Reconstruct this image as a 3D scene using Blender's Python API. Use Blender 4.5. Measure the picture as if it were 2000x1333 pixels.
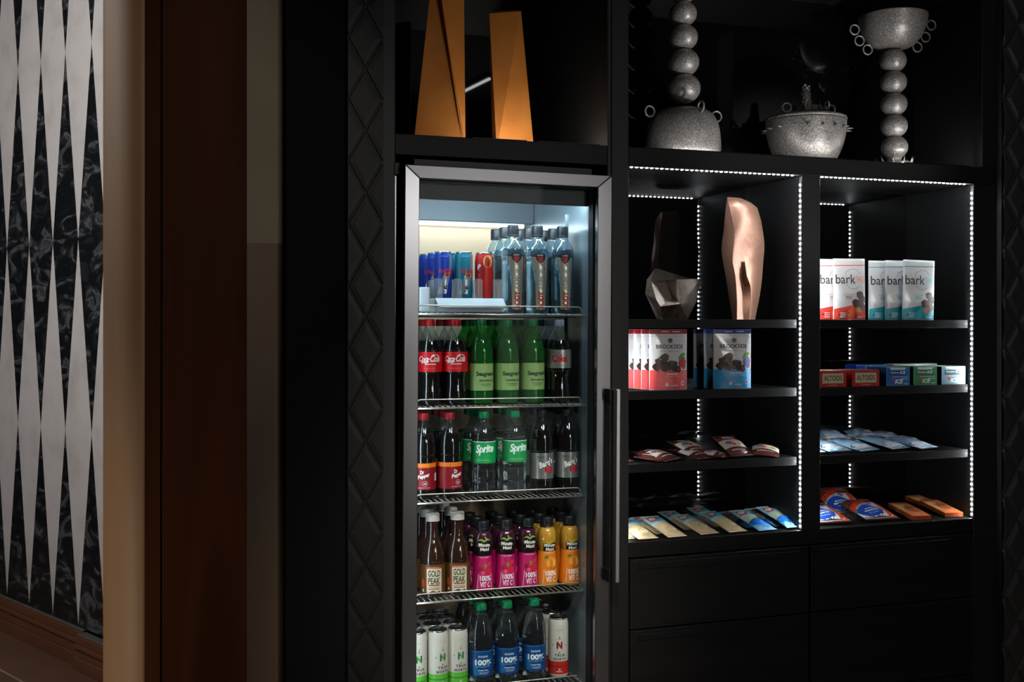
import bpy, bmesh, math, random
from mathutils import Vector, Matrix
from math import sin, cos, pi, sqrt, atan2

for o in list(bpy.data.objects):
    bpy.data.objects.remove(o)
random.seed(7)
SC = bpy.context.scene
COL = SC.collection

# ------------------------------------------------------------------ camera, world, exposure
EYE, TH, FP, HOR = 1.5, 0.328, 2120.0, 633.0
S_, C_ = sin(TH), cos(TH)
cam = bpy.data.cameras.new('camera')
cam.sensor_width = 36
cam.lens = 36 * FP / 2000
cam.shift_y = -(666.5 - HOR) / 2000
cam.clip_start = 0.05
co = bpy.data.objects.new('camera', cam)
co.location = (0, 0, EYE)
co.rotation_euler = (pi / 2, 0, -TH)
COL.objects.link(co)
SC.camera = co
w = bpy.data.worlds.new('world')
SC.world = w
w.use_nodes = True
w.node_tree.nodes['Background'].inputs[0].default_value = (0.8, 0.9, 1.0, 1)
w.node_tree.nodes['Background'].inputs[1].default_value = 0.004
vs = SC.view_settings
vs.view_transform = 'Standard'
vs.look = 'None'
vs.exposure = 0.0
vs.gamma = 1
vs.use_curve_mapping = False
cy = SC.cycles
cy.max_bounces = 10
cy.transparent_max_bounces = 24
cy.transmission_bounces = 8
cy.glossy_bounces = 4
cy.diffuse_bounces = 3
cy.caustics_reflective = False
cy.caustics_refractive = False
cy.sample_clamp_indirect = 4
cy.use_denoising = True
cy.use_light_tree = False


def area(name, loc, target, sx, sy, power, color=(1, 1, 1), spread=pi):
    l = bpy.data.lights.new(name, 'AREA')
    l.shape = 'RECTANGLE'
    l.size, l.size_y, l.energy, l.color, l.spread = sx, sy, power, color, spread
    o = bpy.data.objects.new(name, l)
    o.location = loc
    o.rotation_euler = (Vector(target) - Vector(loc)).to_track_quat('-Z', 'Y').to_euler()
    COL.objects.link(o)
    return o


def spot(name, loc, target, power, color=(1, 1, 1), angle=0.9, blend=0.8, size=0.04):
    l = bpy.data.lights.new(name, 'SPOT')
    l.energy, l.color, l.spot_size, l.spot_blend, l.shadow_soft_size = power, color, angle, blend, size
    o = bpy.data.objects.new(name, l)
    o.location = loc
    o.rotation_euler = (Vector(target) - Vector(loc)).to_track_quat('-Z', 'Y').to_euler()
    COL.objects.link(o)
    return o


# fill lamps added without fixtures, besides the tall lamp behind the bottle streaks
area('frame_fill_panel', (2.3, -2.4, 2.4), (1.6, 1.5, 0.9), 1.4, 0.5, 20, (1, 0.97, 0.95))  # added panel for the steel door frame to reflect
spot('fridge_fill_spot', (0.40, 0.9, 2.85), (0.93, 2.98, 0.62), 255, (1, 0.95, 0.88), 0.44, 1.0, 0.16)  # this and the next two: spots added overhead to light the drinks labels
spot('fridge_fill_spot', (1.60, 0.9, 2.85), (0.98, 2.98, 0.62), 235, (1, 0.95, 0.88), 0.44, 1.0, 0.16)
spot('fridge_fill_spot', (1.25, 0.6, 2.85), (0.96, 2.98, 1.30), 135, (1, 0.95, 0.90), 0.30, 1.0, 0.16)
spot('vessel_fill_spot', (2.5, 1.4, 0.9), (1.98, 3.05, 2.25), 120, (1, 0.97, 0.94), 0.55, 0.7, 0.08)  # invented spot from below right that lifts the stoneware vessels
area('tall_side_lamp', (1.95, 0.15, 1.3), (1.0, 3.0, 1.3), 0.22, 1.5, 6.5, (1, 0.95, 0.88))
spot('pier_fill_spot', (3.7, 1.7, 3.2), (3.95, 0.3, 2.3), 70, (1, 0.98, 0.96), 1.0, 1.0)  # added so the grey pier shows in the dark glass
area('left_wall_fill', (-1.9, 3.4, 2.9), (-0.55, 5.6, 1.4), 1.0, 1.0, 50, (1, 0.97, 0.95))  # unseen panel added to brighten the patterned wall
spot('portal_low_fill', (-1.3, 1.7, 0.35), (-0.06, 2.86, 0.75), 44, (1, 0.86, 0.68), 0.8, 1.0)  # added warm spot standing in for light out of the left room
spot('portal_high_fill', (0.55, 0.6, 2.85), (0.10, 2.9, 1.9), 30, (1, 0.92, 0.80), 0.55, 1.0)  # added from the front to brighten portal and plaster


# ------------------------------------------------------------------ where a picture point lies on a plane Y
def X_(px, Y):
    t = (px - 1000) / FP
    return Y * (S_ + t * C_) / (C_ - t * S_)


def D_(X, Y):
    return X * S_ + Y * C_


def Z_(py, X, Y):
    return EYE + (HOR - py) * D_(X, Y) / FP


def P_(px, py, Y):
    X = X_(px, Y)
    return Vector((X, Y, Z_(py, X, Y)))


def on_z(px, py, Z):
    """point of a level plane Z under a picture point"""
    d = FP * (EYE - Z) / (py - HOR)
    r = (px - 1000) / FP * d
    return Vector((r * C_ + d * S_, -r * S_ + d * C_, Z))


# ------------------------------------------------------------------ materials
M = {}


def lin(c):
    return tuple(((v / 12.92) if v <= 0.04045 else ((v + 0.055) / 1.055) ** 2.4) for v in c)


def hexc(h):
    h = h.lstrip('#')
    return lin(tuple(int(h[i:i + 2], 16) / 255 for i in (0, 2, 4)))


def new(name):
    m = bpy.data.materials.new(name)
    m.use_nodes = True
    M[name] = m
    nt = m.node_tree
    return m, nt, nt.nodes['Principled BSDF']


def pbr(name, c, rough=0.5, metal=0.0, spec=0.5, **kw):
    m, nt, b = new(name)
    if isinstance(c, str):
        c = hexc(c)
    b.inputs['Base Color'].default_value = (*c, 1)
    b.inputs['Roughness'].default_value = rough
    b.inputs['Metallic'].default_value = metal
    b.inputs['Specular IOR Level'].default_value = spec
    for k, v in kw.items():
        b.inputs[k.replace('_', ' ')].default_value = v
    return m, nt, b


def emit(name, c, s):
    m, nt, b = pbr(name, (0.02, 0.02, 0.02), 0.5)
    b.inputs['Emission Color'].default_value = (*c, 1)
    b.inputs['Emission Strength'].default_value = s
    return m


def N(nt, t, **kw):
    n = nt.nodes.new(t)
    for k, v in kw.items():
        setattr(n, k, v)
    return n


def noise(nt, scale, detail=4, coord='Object', stretch=None, rough=0.55, dist=0.0):
    tc = N(nt, 'ShaderNodeTexCoord')
    mp = N(nt, 'ShaderNodeMapping')
    nt.links.new(tc.outputs[coord], mp.inputs[0])
    if stretch:
        mp.inputs['Scale'].default_value = stretch
    n = N(nt, 'ShaderNodeTexNoise')
    n.inputs['Scale'].default_value = scale
    n.inputs['Detail'].default_value = detail
    n.inputs['Roughness'].default_value = rough
    n.inputs['Distortion'].default_value = dist
    nt.links.new(mp.outputs[0], n.inputs['Vector'])
    return n


def ramp(nt, fac, stops):
    r = N(nt, 'ShaderNodeValToRGB')
    e = r.color_ramp.elements
    while len(e) > 1:
        e.remove(e[-1])
    e[0].position, e[0].color = stops[0][0], (*stops[0][1], 1)
    for p, c in stops[1:]:
        x = e.new(p)
        x.color = (*c, 1)
    nt.links.new(fac, r.inputs[0])
    return r


def bump(nt, b, h, strength=0.3, dist=0.002):
    n = N(nt, 'ShaderNodeBump')
    n.inputs['Strength'].default_value = strength
    n.inputs['Distance'].default_value = dist
    nt.links.new(h, n.inputs['Height'])
    nt.links.new(n.outputs[0], b.inputs['Normal'])


def woodish(name, c0, c1, rough, scale, stretch, bstr=0.2, spec=0.5, dist=0.6):
    m, nt, b = pbr(name, c0, rough, spec=spec)
    n = noise(nt, scale, 6, stretch=stretch, dist=dist)
    r = ramp(nt, n.outputs['Fac'], [(0.3, c0), (0.7, c1)])
    nt.links.new(r.outputs[0], b.inputs['Base Color'])
    bump(nt, b, n.outputs['Fac'], bstr, 0.001)
    return m


def getm(name):
    """named material, or '#rrggbb' (+ m foil, g glossy) as a plain print ink"""
    if name in M:
        return M[name]
    h = name[1:7]
    fl = name[7:]
    if 'm' in fl:
        return pbr(name, hexc(h), 0.32, 0.75)[0]
    if 'g' in fl:
        return pbr(name, hexc(h), 0.12)[0]
    return pbr(name, hexc(h), 0.42)[0]


woodish('black_wood', (0.007, 0.007, 0.0073), (0.012, 0.012, 0.0123), 0.42, 14, (1, 1, 0.05), 0.25, spec=0.3)  # uprights paler than level boards, strip light put into their colour
woodish('black_wood_flat', (0.005, 0.005, 0.0052), (0.009, 0.009, 0.0092), 0.45, 14, (0.05, 1, 1), 0.3, spec=0.18)
pbr('black_paint', (0.0022, 0.0023, 0.0026), 0.7, spec=0.08)
pbr('black_panel', (0.004, 0.004, 0.0043), 0.45, spec=0.25)
pbr('black_panel_right', (0.026, 0.026, 0.0265), 0.34, spec=0.8)  # paler than the left panel: light from the strips painted into the colour
pbr('black_glass', (0.0018, 0.0018, 0.002), 0.02, spec=0.55)
pbr('black_plastic', (0.005, 0.005, 0.005), 0.4, spec=0.3)
pbr('gasket', (0.012, 0.014, 0.017), 0.55, spec=0.3)
pbr('header_grey', (0.05, 0.042, 0.04), 0.45)
woodish('walnut', (0.022, 0.0062, 0.0022), (0.050, 0.016, 0.0055), 0.6, 6, (1, 1, 0.07), 0.1, spec=0.04, dist=1.2)
woodish('light_wood', (0.20, 0.108, 0.052), (0.27, 0.155, 0.080), 0.6, 8, (1, 1, 0.06), 0.06, dist=1.0)
woodish('base_wood', (0.115, 0.045, 0.022), (0.17, 0.068, 0.034), 0.4, 8, (0.1, 0.1, 1), 0.08)
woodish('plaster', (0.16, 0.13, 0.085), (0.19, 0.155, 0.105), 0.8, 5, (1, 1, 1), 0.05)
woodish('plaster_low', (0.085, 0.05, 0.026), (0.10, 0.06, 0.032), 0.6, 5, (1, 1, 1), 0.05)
pbr('room_dark', (0.02, 0.019, 0.018), 0.8)
pbr('room_grey', (0.30, 0.29, 0.28), 0.85)
pbr('trim_bead', (0.16, 0.14, 0.12), 0.4, 0.3)
pbr('white_plastic', (0.62, 0.66, 0.70), 0.35)
pbr('cap_white', (0.70, 0.66, 0.62), 0.4)
pbr('liner_steel', (0.33, 0.38, 0.42), 0.24, 0.55)
pbr('liner_cream', (0.70, 0.49, 0.31), 0.5)
pbr('evap_grey', (0.10, 0.115, 0.13), 0.4)
pbr('cap_metal', (0.6, 0.6, 0.6), 0.25, 1.0)
pbr('wire', (0.62, 0.55, 0.48), 0.28, 0.9)
emit('led_white', (0.90, 0.96, 1.0), 300)
emit('led_tape', (0.9, 0.96, 1.0), 0.18)
emit('ledge_led', (1.0, 0.97, 0.92), 34)
emit('ledge_led_warm', (1.0, 0.93, 0.82), 230)
emit('ledge_led_end', (1.0, 0.97, 0.92), 110)
emit('fridge_led', (0.86, 0.94, 1.0), 12)
emit('fridge_led_side', (0.75, 0.92, 1.0), 9)
emit('fridge_led_front', (0.66, 0.88, 1.0), 95)
emit('pendant_led', (0.9, 0.95, 1.0), 9)

m, nt, b = pbr('steel', (0.29, 0.29, 0.30), 0.25, 1.0)
pbr('handle_steel', (0.62, 0.62, 0.63), 0.28, 0.9)
m, nt, b = pbr('steel_h', (0.30, 0.42, 0.43), 0.34, 1.0)
b.inputs['Base Color'].default_value = (0.2, 0.2, 0.205, 1)  # horizontal rails darker than the stiles, their dimmer reflection put into the colour

m, nt, b = pbr('gold_leaf', (0.70, 0.27, 0.035), 0.42, 0.55)
n = noise(nt, 7, 6)
r = ramp(nt, n.outputs['Fac'], [(0.3, (0.60, 0.20, 0.035)), (0.7, (0.76, 0.29, 0.06))])
nt.links.new(r.outputs[0], b.inputs['Base Color'])
bump(nt, b, n.outputs['Fac'], 0.12, 0.004)
m, nt, b = pbr('rose_copper', (0.36, 0.185, 0.125), 0.36, 0.65)
n = noise(nt, 55, 5)
bump(nt, b, n.outputs['Fac'], 0.25, 0.003)
m, nt, b = pbr('bronze', (0.42, 0.34, 0.28), 0.28, 0.8)
n = noise(nt, 22, 6, dist=2.0)
r = ramp(nt, n.outputs['Fac'], [(0.35, (0.05, 0.04, 0.033)), (0.5, (0.12, 0.09, 0.07)), (0.7, (0.15, 0.115, 0.095))])
nt.links.new(r.outputs[0], b.inputs['Base Color'])
pbr('bronze_light', (0.50, 0.41, 0.36), 0.3, 0.5)
m, nt, b = pbr('stoneware', (0.26, 0.25, 0.245), 0.38, 0.35)
n = noise(nt, 260, 3)
r = ramp(nt, n.outputs['Fac'], [(0.38, (0.15, 0.14, 0.135)), (0.55, (0.28, 0.27, 0.262)), (0.7, (0.55, 0.53, 0.52))])
nt.links.new(r.outputs[0], b.inputs['Base Color'])
bump(nt, b, n.outputs['Fac'], 0.35, 0.001)


def shell(name, tint, rough=0.04, refl=1.0, murk=0.0, pw=5.0):
    """thin clear plastic or glass: see-through with a mirror sheen, optionally a little milky"""
    m, nt, b = new(name)
    nt.nodes.remove(b)
    out = nt.nodes['Material Output']
    tr = N(nt, 'ShaderNodeBsdfTransparent')
    tr.inputs[0].default_value = (*tint, 1)
    gl = N(nt, 'ShaderNodeBsdfGlossy')
    gl.inputs['Roughness'].default_value = rough
    gl.inputs['Color'].default_value = (refl, refl, refl, 1)
    lw = N(nt, 'ShaderNodeLayerWeight')
    p5 = N(nt, 'ShaderNodeMath', operation='POWER')
    p5.inputs[1].default_value = pw
    nt.links.new(lw.outputs['Facing'], p5.inputs[0])
    fr = N(nt, 'ShaderNodeMath', operation='MULTIPLY_ADD')
    fr.inputs[1].default_value = 0.92
    fr.inputs[2].default_value = 0.04
    nt.links.new(p5.outputs[0], fr.inputs[0])
    mx = N(nt, 'ShaderNodeMixShader')
    nt.links.new(fr.outputs[0], mx.inputs[0])
    nt.links.new(tr.outputs[0], mx.inputs[1])
    nt.links.new(gl.outputs[0], mx.inputs[2])
    if murk:
        df = N(nt, 'ShaderNodeBsdfDiffuse')
        df.inputs[0].default_value = (*[min(1, t * 1.0) for t in tint], 1)
        m2 = N(nt, 'ShaderNodeMixShader')
        m2.inputs[0].default_value = murk
        nt.links.new(mx.outputs[0], m2.inputs[1])
        nt.links.new(df.outputs[0], m2.inputs[2])
        mx = m2
    nt.links.new(mx.outputs[0], out.inputs['Surface'])
    return m


shell('door_glass', (0.93, 0.97, 0.98), 0.0, 0.02)
shell('pet_clear', (0.86, 0.91, 0.93), 0.06, 1.0, 0.004, 3.0)
shell('pet_water', (0.90, 0.94, 0.95), 0.05, 1.0, 0.012, 3.0)
shell('pet_blue', (0.74, 0.88, 0.96), 0.06, 1.0, 0.03, 3.0)
shell('pet_green', (0.14, 0.62, 0.18), 0.06, 1.0, 0.07)
shell('acrylic', (0.85, 0.86, 0.88), 0.05, 1.0, 0.22)
pbr('water', (0.80, 0.93, 1.0), 0.03, Transmission_Weight=1.0, IOR=1.33)
pbr('water_grey', (0.93, 0.97, 0.98), 0.03, Transmission_Weight=1.0, IOR=1.33)
pbr('cola', (0.006, 0.003, 0.002), 0.08, spec=0.6)
pbr('tea', (0.040, 0.010, 0.003), 0.08, spec=0.6)
pbr('ale', (0.05, 0.10, 0.02), 0.10, spec=0.6)
pbr('juice_orange', (0.78, 0.33, 0.02), 0.25)
pbr('juice_pink', (0.07, 0.005, 0.02), 0.2)


# ------------------------------------------------------------------ mesh building
class MB:
    def __init__(s):
        s.v, s.f, s.mi, s.sm, s.slots = [], [], [], [], []

    def slot(s, name):
        if name not in s.slots:
            s.slots.append(name)
        return s.slots.index(name)

    def add(s, vs_, fs, mat, smooth=False, T=None):
        k = len(s.v)
        for v in vs_:
            v = Vector(v)
            s.v.append(T @ v if T else v)
        i = s.slot(mat)
        for f in fs:
            s.f.append([a + k for a in f])
            s.mi.append(i)
            s.sm.append(smooth)
        return s

    def box(s, x0, x1, y0, y1, z0, z1, mat, T=None):
        v = [(x, y, z) for z in (z0, z1) for y in (y0, y1) for x in (x0, x1)]
        f = [(0, 2, 3, 1), (4, 5, 7, 6), (0, 1, 5, 4), (2, 6, 7, 3), (0, 4, 6, 2), (1, 3, 7, 5)]
        return s.add(v, f, mat, T=T)

    def lathe(s, prof, mat, seg=32, cx=0, cy=0, T=None, smooth=True, a0=0.0):
        v, f, rings = [], [], []
        for r, z in prof:
            if r <= 1e-6:
                rings.append([len(v)])
                v.append((cx, cy, z))
            else:
                rings.append(list(range(len(v), len(v) + seg)))
                v += [(cx + r * cos(a0 + 2 * pi * k / seg), cy + r * sin(a0 + 2 * pi * k / seg), z) for k in range(seg)]
        for a, b_ in zip(rings, rings[1:]):
            if len(a) == 1 and len(b_) == 1:
                continue
            for k in range(seg):
                k2 = (k + 1) % seg
                if len(a) == 1:
                    f.append((a[0], b_[k2], b_[k]))
                elif len(b_) == 1:
                    f.append((a[k], a[k2], b_[0]))
                else:
                    f.append((a[k], a[k2], b_[k2], b_[k]))
        return s.add(v, f, mat, smooth, T)

    def ball(s, c, r, mat, seg=28, rings=16, sz=1.0):
        prof = [(r * sin(pi * k / rings), c[2] - r * sz * cos(pi * k / rings)) for k in range(rings + 1)]
        prof[0] = (0, prof[0][1])
        prof[-1] = (0, prof[-1][1])
        return s.lathe(prof, mat, seg, c[0], c[1])

    def torus(s, c, R, r, mat, normal=(0, 1, 0), seg=28, cs=10):
        q = Vector(normal).to_track_quat('Z', 'Y').to_matrix()
        v, f = [], []
        for i in range(seg):
            a = 2 * pi * i / seg
            for j in range(cs):
                b_ = 2 * pi * j / cs
                p = Vector(((R + r * cos(b_)) * cos(a), (R + r * cos(b_)) * sin(a), r * sin(b_)))
                v.append(Vector(c) + q @ p)
                f.append((i * cs + j, ((i + 1) % seg) * cs + j, ((i + 1) % seg) * cs + (j + 1) % cs, i * cs + (j + 1) % cs))
        return s.add(v, f, mat, True)

    def tube(s, pts, r, mat, seg=8):
        pts = [Vector(p) for p in pts]
        v, f = [], []
        up = Vector((0.13, 0.27, 0.95)).normalized()
        for i, p in enumerate(pts):
            t = (pts[min(i + 1, len(pts) - 1)] - pts[max(i - 1, 0)]).normalized()
            a = t.cross(up).normalized()
            b_ = t.cross(a)
            v += [p + a * r * cos(2 * pi * k / seg) + b_ * r * sin(2 * pi * k / seg) for k in range(seg)]
        for i in range(len(pts) - 1):
            for k in range(seg):
                f.append((i * seg + k, i * seg + (k + 1) % seg, (i + 1) * seg + (k + 1) % seg, (i + 1) * seg + k))
        f.append(tuple(range(seg))[::-1])
        f.append(tuple(range((len(pts) - 1) * seg, len(pts) * seg)))
        return s.add(v, f, mat, True)

    def cone(s, base, tip, r, mat, seg=8):
        base, tip = Vector(base), Vector(tip)
        q = (tip - base).to_track_quat('Z', 'Y').to_matrix()
        v = [base + q @ Vector((r * cos(2 * pi * k / seg), r * sin(2 * pi * k / seg), 0)) for k in range(seg)] + [tip]
        f = [(k, (k + 1) % seg, seg) for k in range(seg)] + [tuple(range(seg))[::-1]]
        return s.add(v, f, mat, True)

    def build(s, name, parent=None, loc=None, rz=0.0, bevel=0, rot=None):
        me = bpy.data.meshes.new(name)
        me.from_pydata([tuple(v) for v in s.v], [], s.f)
        for n_ in s.slots:
            me.materials.append(getm(n_))
        me.polygons.foreach_set('material_index', s.mi)
        me.polygons.foreach_set('use_smooth', s.sm)
        me.update()
        o = bpy.data.objects.new(name, me)
        COL.objects.link(o)
        if parent:
            o.parent = parent
        if loc is not None:
            o.location = loc
        if rot is not None:
            o.rotation_euler = rot
        elif rz:
            o.rotation_euler = (0, 0, rz)
        if bevel:
            md = o.modifiers.new('bevel', 'BEVEL')
            md.width = bevel
            md.segments = 2
            md.limit_method = 'ANGLE'
        return o


def thing(name, label, cat, loc=(0, 0, 0), rz=0.0, group=None, rot=None):
    o = bpy.data.objects.new(name, None)
    o.empty_display_size = 0.02
    COL.objects.link(o)
    o.location = loc
    o.rotation_euler = rot if rot is not None else (0, 0, rz)
    return tag(o, label, cat, group)


def tag(o, label, cat, group=None, kind=None):
    o['label'] = label
    o['category'] = cat
    if group:
        o['group'] = group
    if kind:
        o['kind'] = kind
    return o


def struct(o):
    o['kind'] = 'structure'
    return o


def dup(root, loc, rz=None, label=None, group=None, rot=None):
    r = root.copy()
    COL.objects.link(r)
    r.location = loc
    if rot is not None:
        r.rotation_euler = rot
    elif rz is not None:
        r.rotation_euler = (0, 0, rz)
    if label:
        r['label'] = label
    if group:
        r['group'] = group
    for ch in list(root.children):
        c = ch.copy()
        COL.objects.link(c)
        c.parent = r
        for g in list(ch.children):
            d = g.copy()
            COL.objects.link(d)
            d.parent = c
    return r


# ------------------------------------------------------------------ print on curved surfaces
_T = {}


def text_geo(s, bold=0.0, shear=0.0, gap=1.0):
    k = (s, bold, shear, gap)
    if k in _T:
        return _T[k]
    cu = bpy.data.curves.new('glyphs', 'FONT')
    cu.body, cu.size, cu.offset, cu.shear, cu.space_character = s, 1, bold, shear, gap
    cu.resolution_u = 3
    o = bpy.data.objects.new('glyphs', cu)
    COL.objects.link(o)
    dg = bpy.context.evaluated_depsgraph_get()
    me = bpy.data.meshes.new_from_object(o.evaluated_get(dg))
    vs_ = [(v.co.x, v.co.y) for v in me.vertices]
    fs = [tuple(p.vertices) for p in me.polygons]
    bpy.data.objects.remove(o)
    bpy.data.curves.remove(cu)
    bpy.data.meshes.remove(me)
    x0, x1 = min(v[0] for v in vs_), max(v[0] for v in vs_)
    y0, y1 = min(v[1] for v in vs_), max(v[1] for v in vs_)
    vs_ = [((x - x0) / (x1 - x0) - 0.5, (y - y0) / (y1 - y0) - 0.5) for x, y in vs_]
    _T[k] = (vs_, fs)
    return _T[k]


class Art:
    """flat print in metres (x along the surface, z up) laid on a surface S(x, z, lift)"""

    def __init__(s, S, mb=None, L=0.007):
        s.S, s.mb, s.L = S, mb or MB(), L

    def raw(s, vs_, fs, mat, off, L=None):
        L = L or s.L
        bm = bmesh.new()
        bv = [bm.verts.new((x, 0, z)) for x, z in vs_]
        for f in fs:
            try:
                bm.faces.new([bv[i] for i in f])
            except ValueError:
                pass
        for _ in range(6):
            e = [e for e in bm.edges if e.calc_length() > L]
            if not e:
                break
            bmesh.ops.triangulate(bm, faces=[f for f in bm.faces if len(f.verts) > 4])
            bmesh.ops.subdivide_edges(bm, edges=e, cuts=1)
            bmesh.ops.triangulate(bm, faces=[f for f in bm.faces if len(f.verts) > 4])
        bm.verts.index_update()
        v = [s.S(p.co.x, p.co.z, off) for p in bm.verts]
        f = []
        for fa in bm.faces:
            ids = [q.index for q in fa.verts]
            # wind so that the print faces outward (-Y side at x = 0)
            a, b_, c = [bm.verts[0].co.copy() if False else q.co for q in fa.verts][:3]
            if ((b_ - a).cross(c - a)).y > 0:
                ids.reverse()
            f.append(ids)
        s.mb.add(v, f, mat, True)
        bm.free()
        return s

    def rect(s, x0, x1, z0, z1, mat, off=0.0003):
        nx, nz = max(1, math.ceil((x1 - x0) / s.L)), max(1, math.ceil((z1 - z0) / (s.L * 2)))
        v = [s.S(x0 + (x1 - x0) * i / nx, z0 + (z1 - z0) * j / nz, off) for j in range(nz + 1) for i in range(nx + 1)]
        f = [(j * (nx + 1) + i, j * (nx + 1) + i + 1, (j + 1) * (nx + 1) + i + 1, (j + 1) * (nx + 1) + i)
             for j in range(nz) for i in range(nx)]
        s.mb.add(v, f, mat, True)
        return s

    def poly(s, pts, mat, off=0.0004):
        return s.raw(pts, [tuple(range(len(pts)))], mat, off)

    def disc(s, cx, cz, rx, rz, mat, off=0.0004, n=18, a=0.0):
        pts = [(rx * cos(2 * pi * k / n), rz * sin(2 * pi * k / n)) for k in range(n)]
        return s.poly([(cx + x * cos(a) - z * sin(a), cz + x * sin(a) + z * cos(a)) for x, z in pts], mat, off)

    def line(s, pts, wd, mat, off=0.0004):
        for (xa, za), (xb, zb) in zip(pts, pts[1:]):
            d = Vector((xb - xa, zb - za))
            if d.length < 1e-7:
                continue
            n_ = Vector((-d.y, d.x)).normalized() * wd / 2
            e = d.normalized() * wd * 0.3
            s.poly([(xa + n_.x - e.x, za + n_.y - e.y), (xa - n_.x - e.x, za - n_.y - e.y),
                    (xb - n_.x + e.x, zb - n_.y + e.y), (xb + n_.x + e.x, zb + n_.y + e.y)], mat, off)
        return s

    def text(s, t, cx, cz, w_, h_, mat, off=0.0006, bold=0.0, shear=0.0, rot=0.0, gap=1.0):
        vs_, fs = text_geo(t, bold, shear, gap)
        c, n_ = cos(rot), sin(rot)
        v = [(cx + x * w_ * c - z * h_ * n_, cz + x * w_ * n_ + z * h_ * c) for x, z in vs_]
        return s.raw(v, fs, mat, off, max(s.L, 0.006))

    def small(s, cx, cz, w_, h_, mat, off=0.0005, n=7):
        """a line too small to read: a row of word-like dashes"""
        x = cx - w_ / 2
        while x < cx + w_ / 2:
            l = min(random.uniform(0.5, 1.4) * w_ / n, cx + w_ / 2 - x)
            s.rect(x, x + l * 0.82, cz - h_ / 2, cz + h_ / 2, mat, off)
            x += l
        return s


def cyl(R):
    f = R if callable(R) else (lambda z: R)

    def S(x, z, o=0.0):
        r = f(z)
        a = x / r
        return ((r + o) * sin(a), -(r + o) * cos(a), z)
    return S


def prof_r(prof):
    def f(z):
        for (r0, z0), (r1, z1) in zip(prof, prof[1:]):
            if z0 <= z <= z1 and z1 > z0:
                return r0 + (r1 - r0) * (z - z0) / (z1 - z0)
        return prof[len(prof) // 2][0]
    return f


def smoothp(prof, n=4):
    """Catmull-Rom through a lathe profile"""
    out = []
    P = [prof[0]] + list(prof) + [prof[-1]]
    for i in range(1, len(P) - 2):
        for k in range(n):
            t = k / n
            q = []
            for a in (0, 1):
                p0, p1, p2, p3 = P[i - 1][a], P[i][a], P[i + 1][a], P[i + 2][a]
                q.append(0.5 * (2 * p1 + (p2 - p0) * t + (2 * p0 - 5 * p1 + 4 * p2 - p3) * t * t + (3 * p1 - p0 - 3 * p2 + p3) * t ** 3))
            out.append((max(q[0], 0), q[1]))
    out.append(prof[-1])
    return out

# ================================================================== THE SETTING
Y0 = 2.91                       # front plane of the built-in cabinets
XC = {k: X_(p, Y0) for k, p in dict(l=748, m=1190, b1=1228, e1=1566, b2=1602, e2=1901, n2=1918, r=1958, w0=558, w1=677).items()}
ZL, ZLT, ZD = 1.964, 2.021, 0.856   # underside and top of the ledge, top of the snack deck
ZTOP, ZCEIL = 2.62, 3.4

b_ = MB()
b_.box(-6, 7, -4, 9, -0.1, 0, 'floor_tile')
m, nt, b = pbr('floor_tile', (0.06, 0.03, 0.02), 0.42)
q1, q2 = on_z(10, 1227, 0), on_z(163, 1299, 0)
WD = (q2 - q1).normalized()
WA = atan2(WD.y, WD.x)
tc = N(nt, 'ShaderNodeTexCoord')
mp = N(nt, 'ShaderNodeMapping')
mp.vector_type = 'TEXTURE'
mp.inputs['Location'].default_value = (q1.x, q1.y, 0)
mp.inputs['Rotation'].default_value = (0, 0, WA)
br = N(nt, 'ShaderNodeTexBrick')
br.offset = 0.5
br.inputs['Scale'].default_value = 1
br.inputs['Mortar Size'].default_value = 0.006
br.inputs['Brick Width'].default_value = 1.2
br.inputs['Row Height'].default_value = 0.28
br.inputs['Color1'].default_value = (0.13, 0.068, 0.044, 1)
br.inputs['Color2'].default_value = (0.11, 0.062, 0.038, 1)
br.inputs['Mortar'].default_value = (0.34, 0.21, 0.14, 1)
nt.links.new(tc.outputs['Object'], mp.inputs[0])
nt.links.new(mp.outputs[0], br.inputs['Vector'])
nz = noise(nt, 3, 5)
mx = N(nt, 'ShaderNodeMix', data_type='RGBA', blend_type='MULTIPLY')
rr = ramp(nt, nz.outputs['Fac'], [(0.35, (0.8, 0.8, 0.8)), (0.65, (1.15, 1.1, 1.05))])
mx.inputs[0].default_value = 0.8
nt.links.new(br.outputs['Color'], mx.inputs[6])
nt.links.new(rr.outputs[0], mx.inputs[7])
nt.links.new(mx.outputs[2], b.inputs['Base Color'])
struct(b_.build('floor'))
struct(MB().box(-6, 7, -4, 9, ZCEIL, ZCEIL + 0.1, 'room_dark').build('ceiling'))
struct(MB().box(-6, 7, -4.1, -4, 0, ZCEIL, 'room_dark').build('wall_back'))
struct(MB().box(7, 7.1, -4, 9, 0, ZCEIL, 'room_dark').build('wall_far'))
struct(MB().box(3.62, 4.25, 0.1, 0.3, 0, ZCEIL, 'room_grey').build('wall_right'))


def wall_s(px):
    """distance along the patterned wall seen at a picture column"""
    t = (px - 1000) / FP
    dx, dy = t * C_ + S_, -t * S_ + C_
    # q1 + s*WD = k*(dx,dy)
    det = WD.x * (-dy) - WD.y * (-dx)
    return ((-q1.x) * (-dy) - (-q1.y) * (-dx)) / det


ss = [wall_s(p) for p in (14, 57, 103, 153)]
pitch = sum((ss[3] - ss[0], )) / 3
s0 = ss[1]
# patterned wall: tall white lozenges on black veined stone
m, nt, b = pbr('lozenge_stone', (0.5, 0.5, 0.5), 0.35)
tc = N(nt, 'ShaderNodeTexCoord')
sp = N(nt, 'ShaderNodeSeparateXYZ')
nt.links.new(tc.outputs['Object'], sp.inputs[0])


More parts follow.
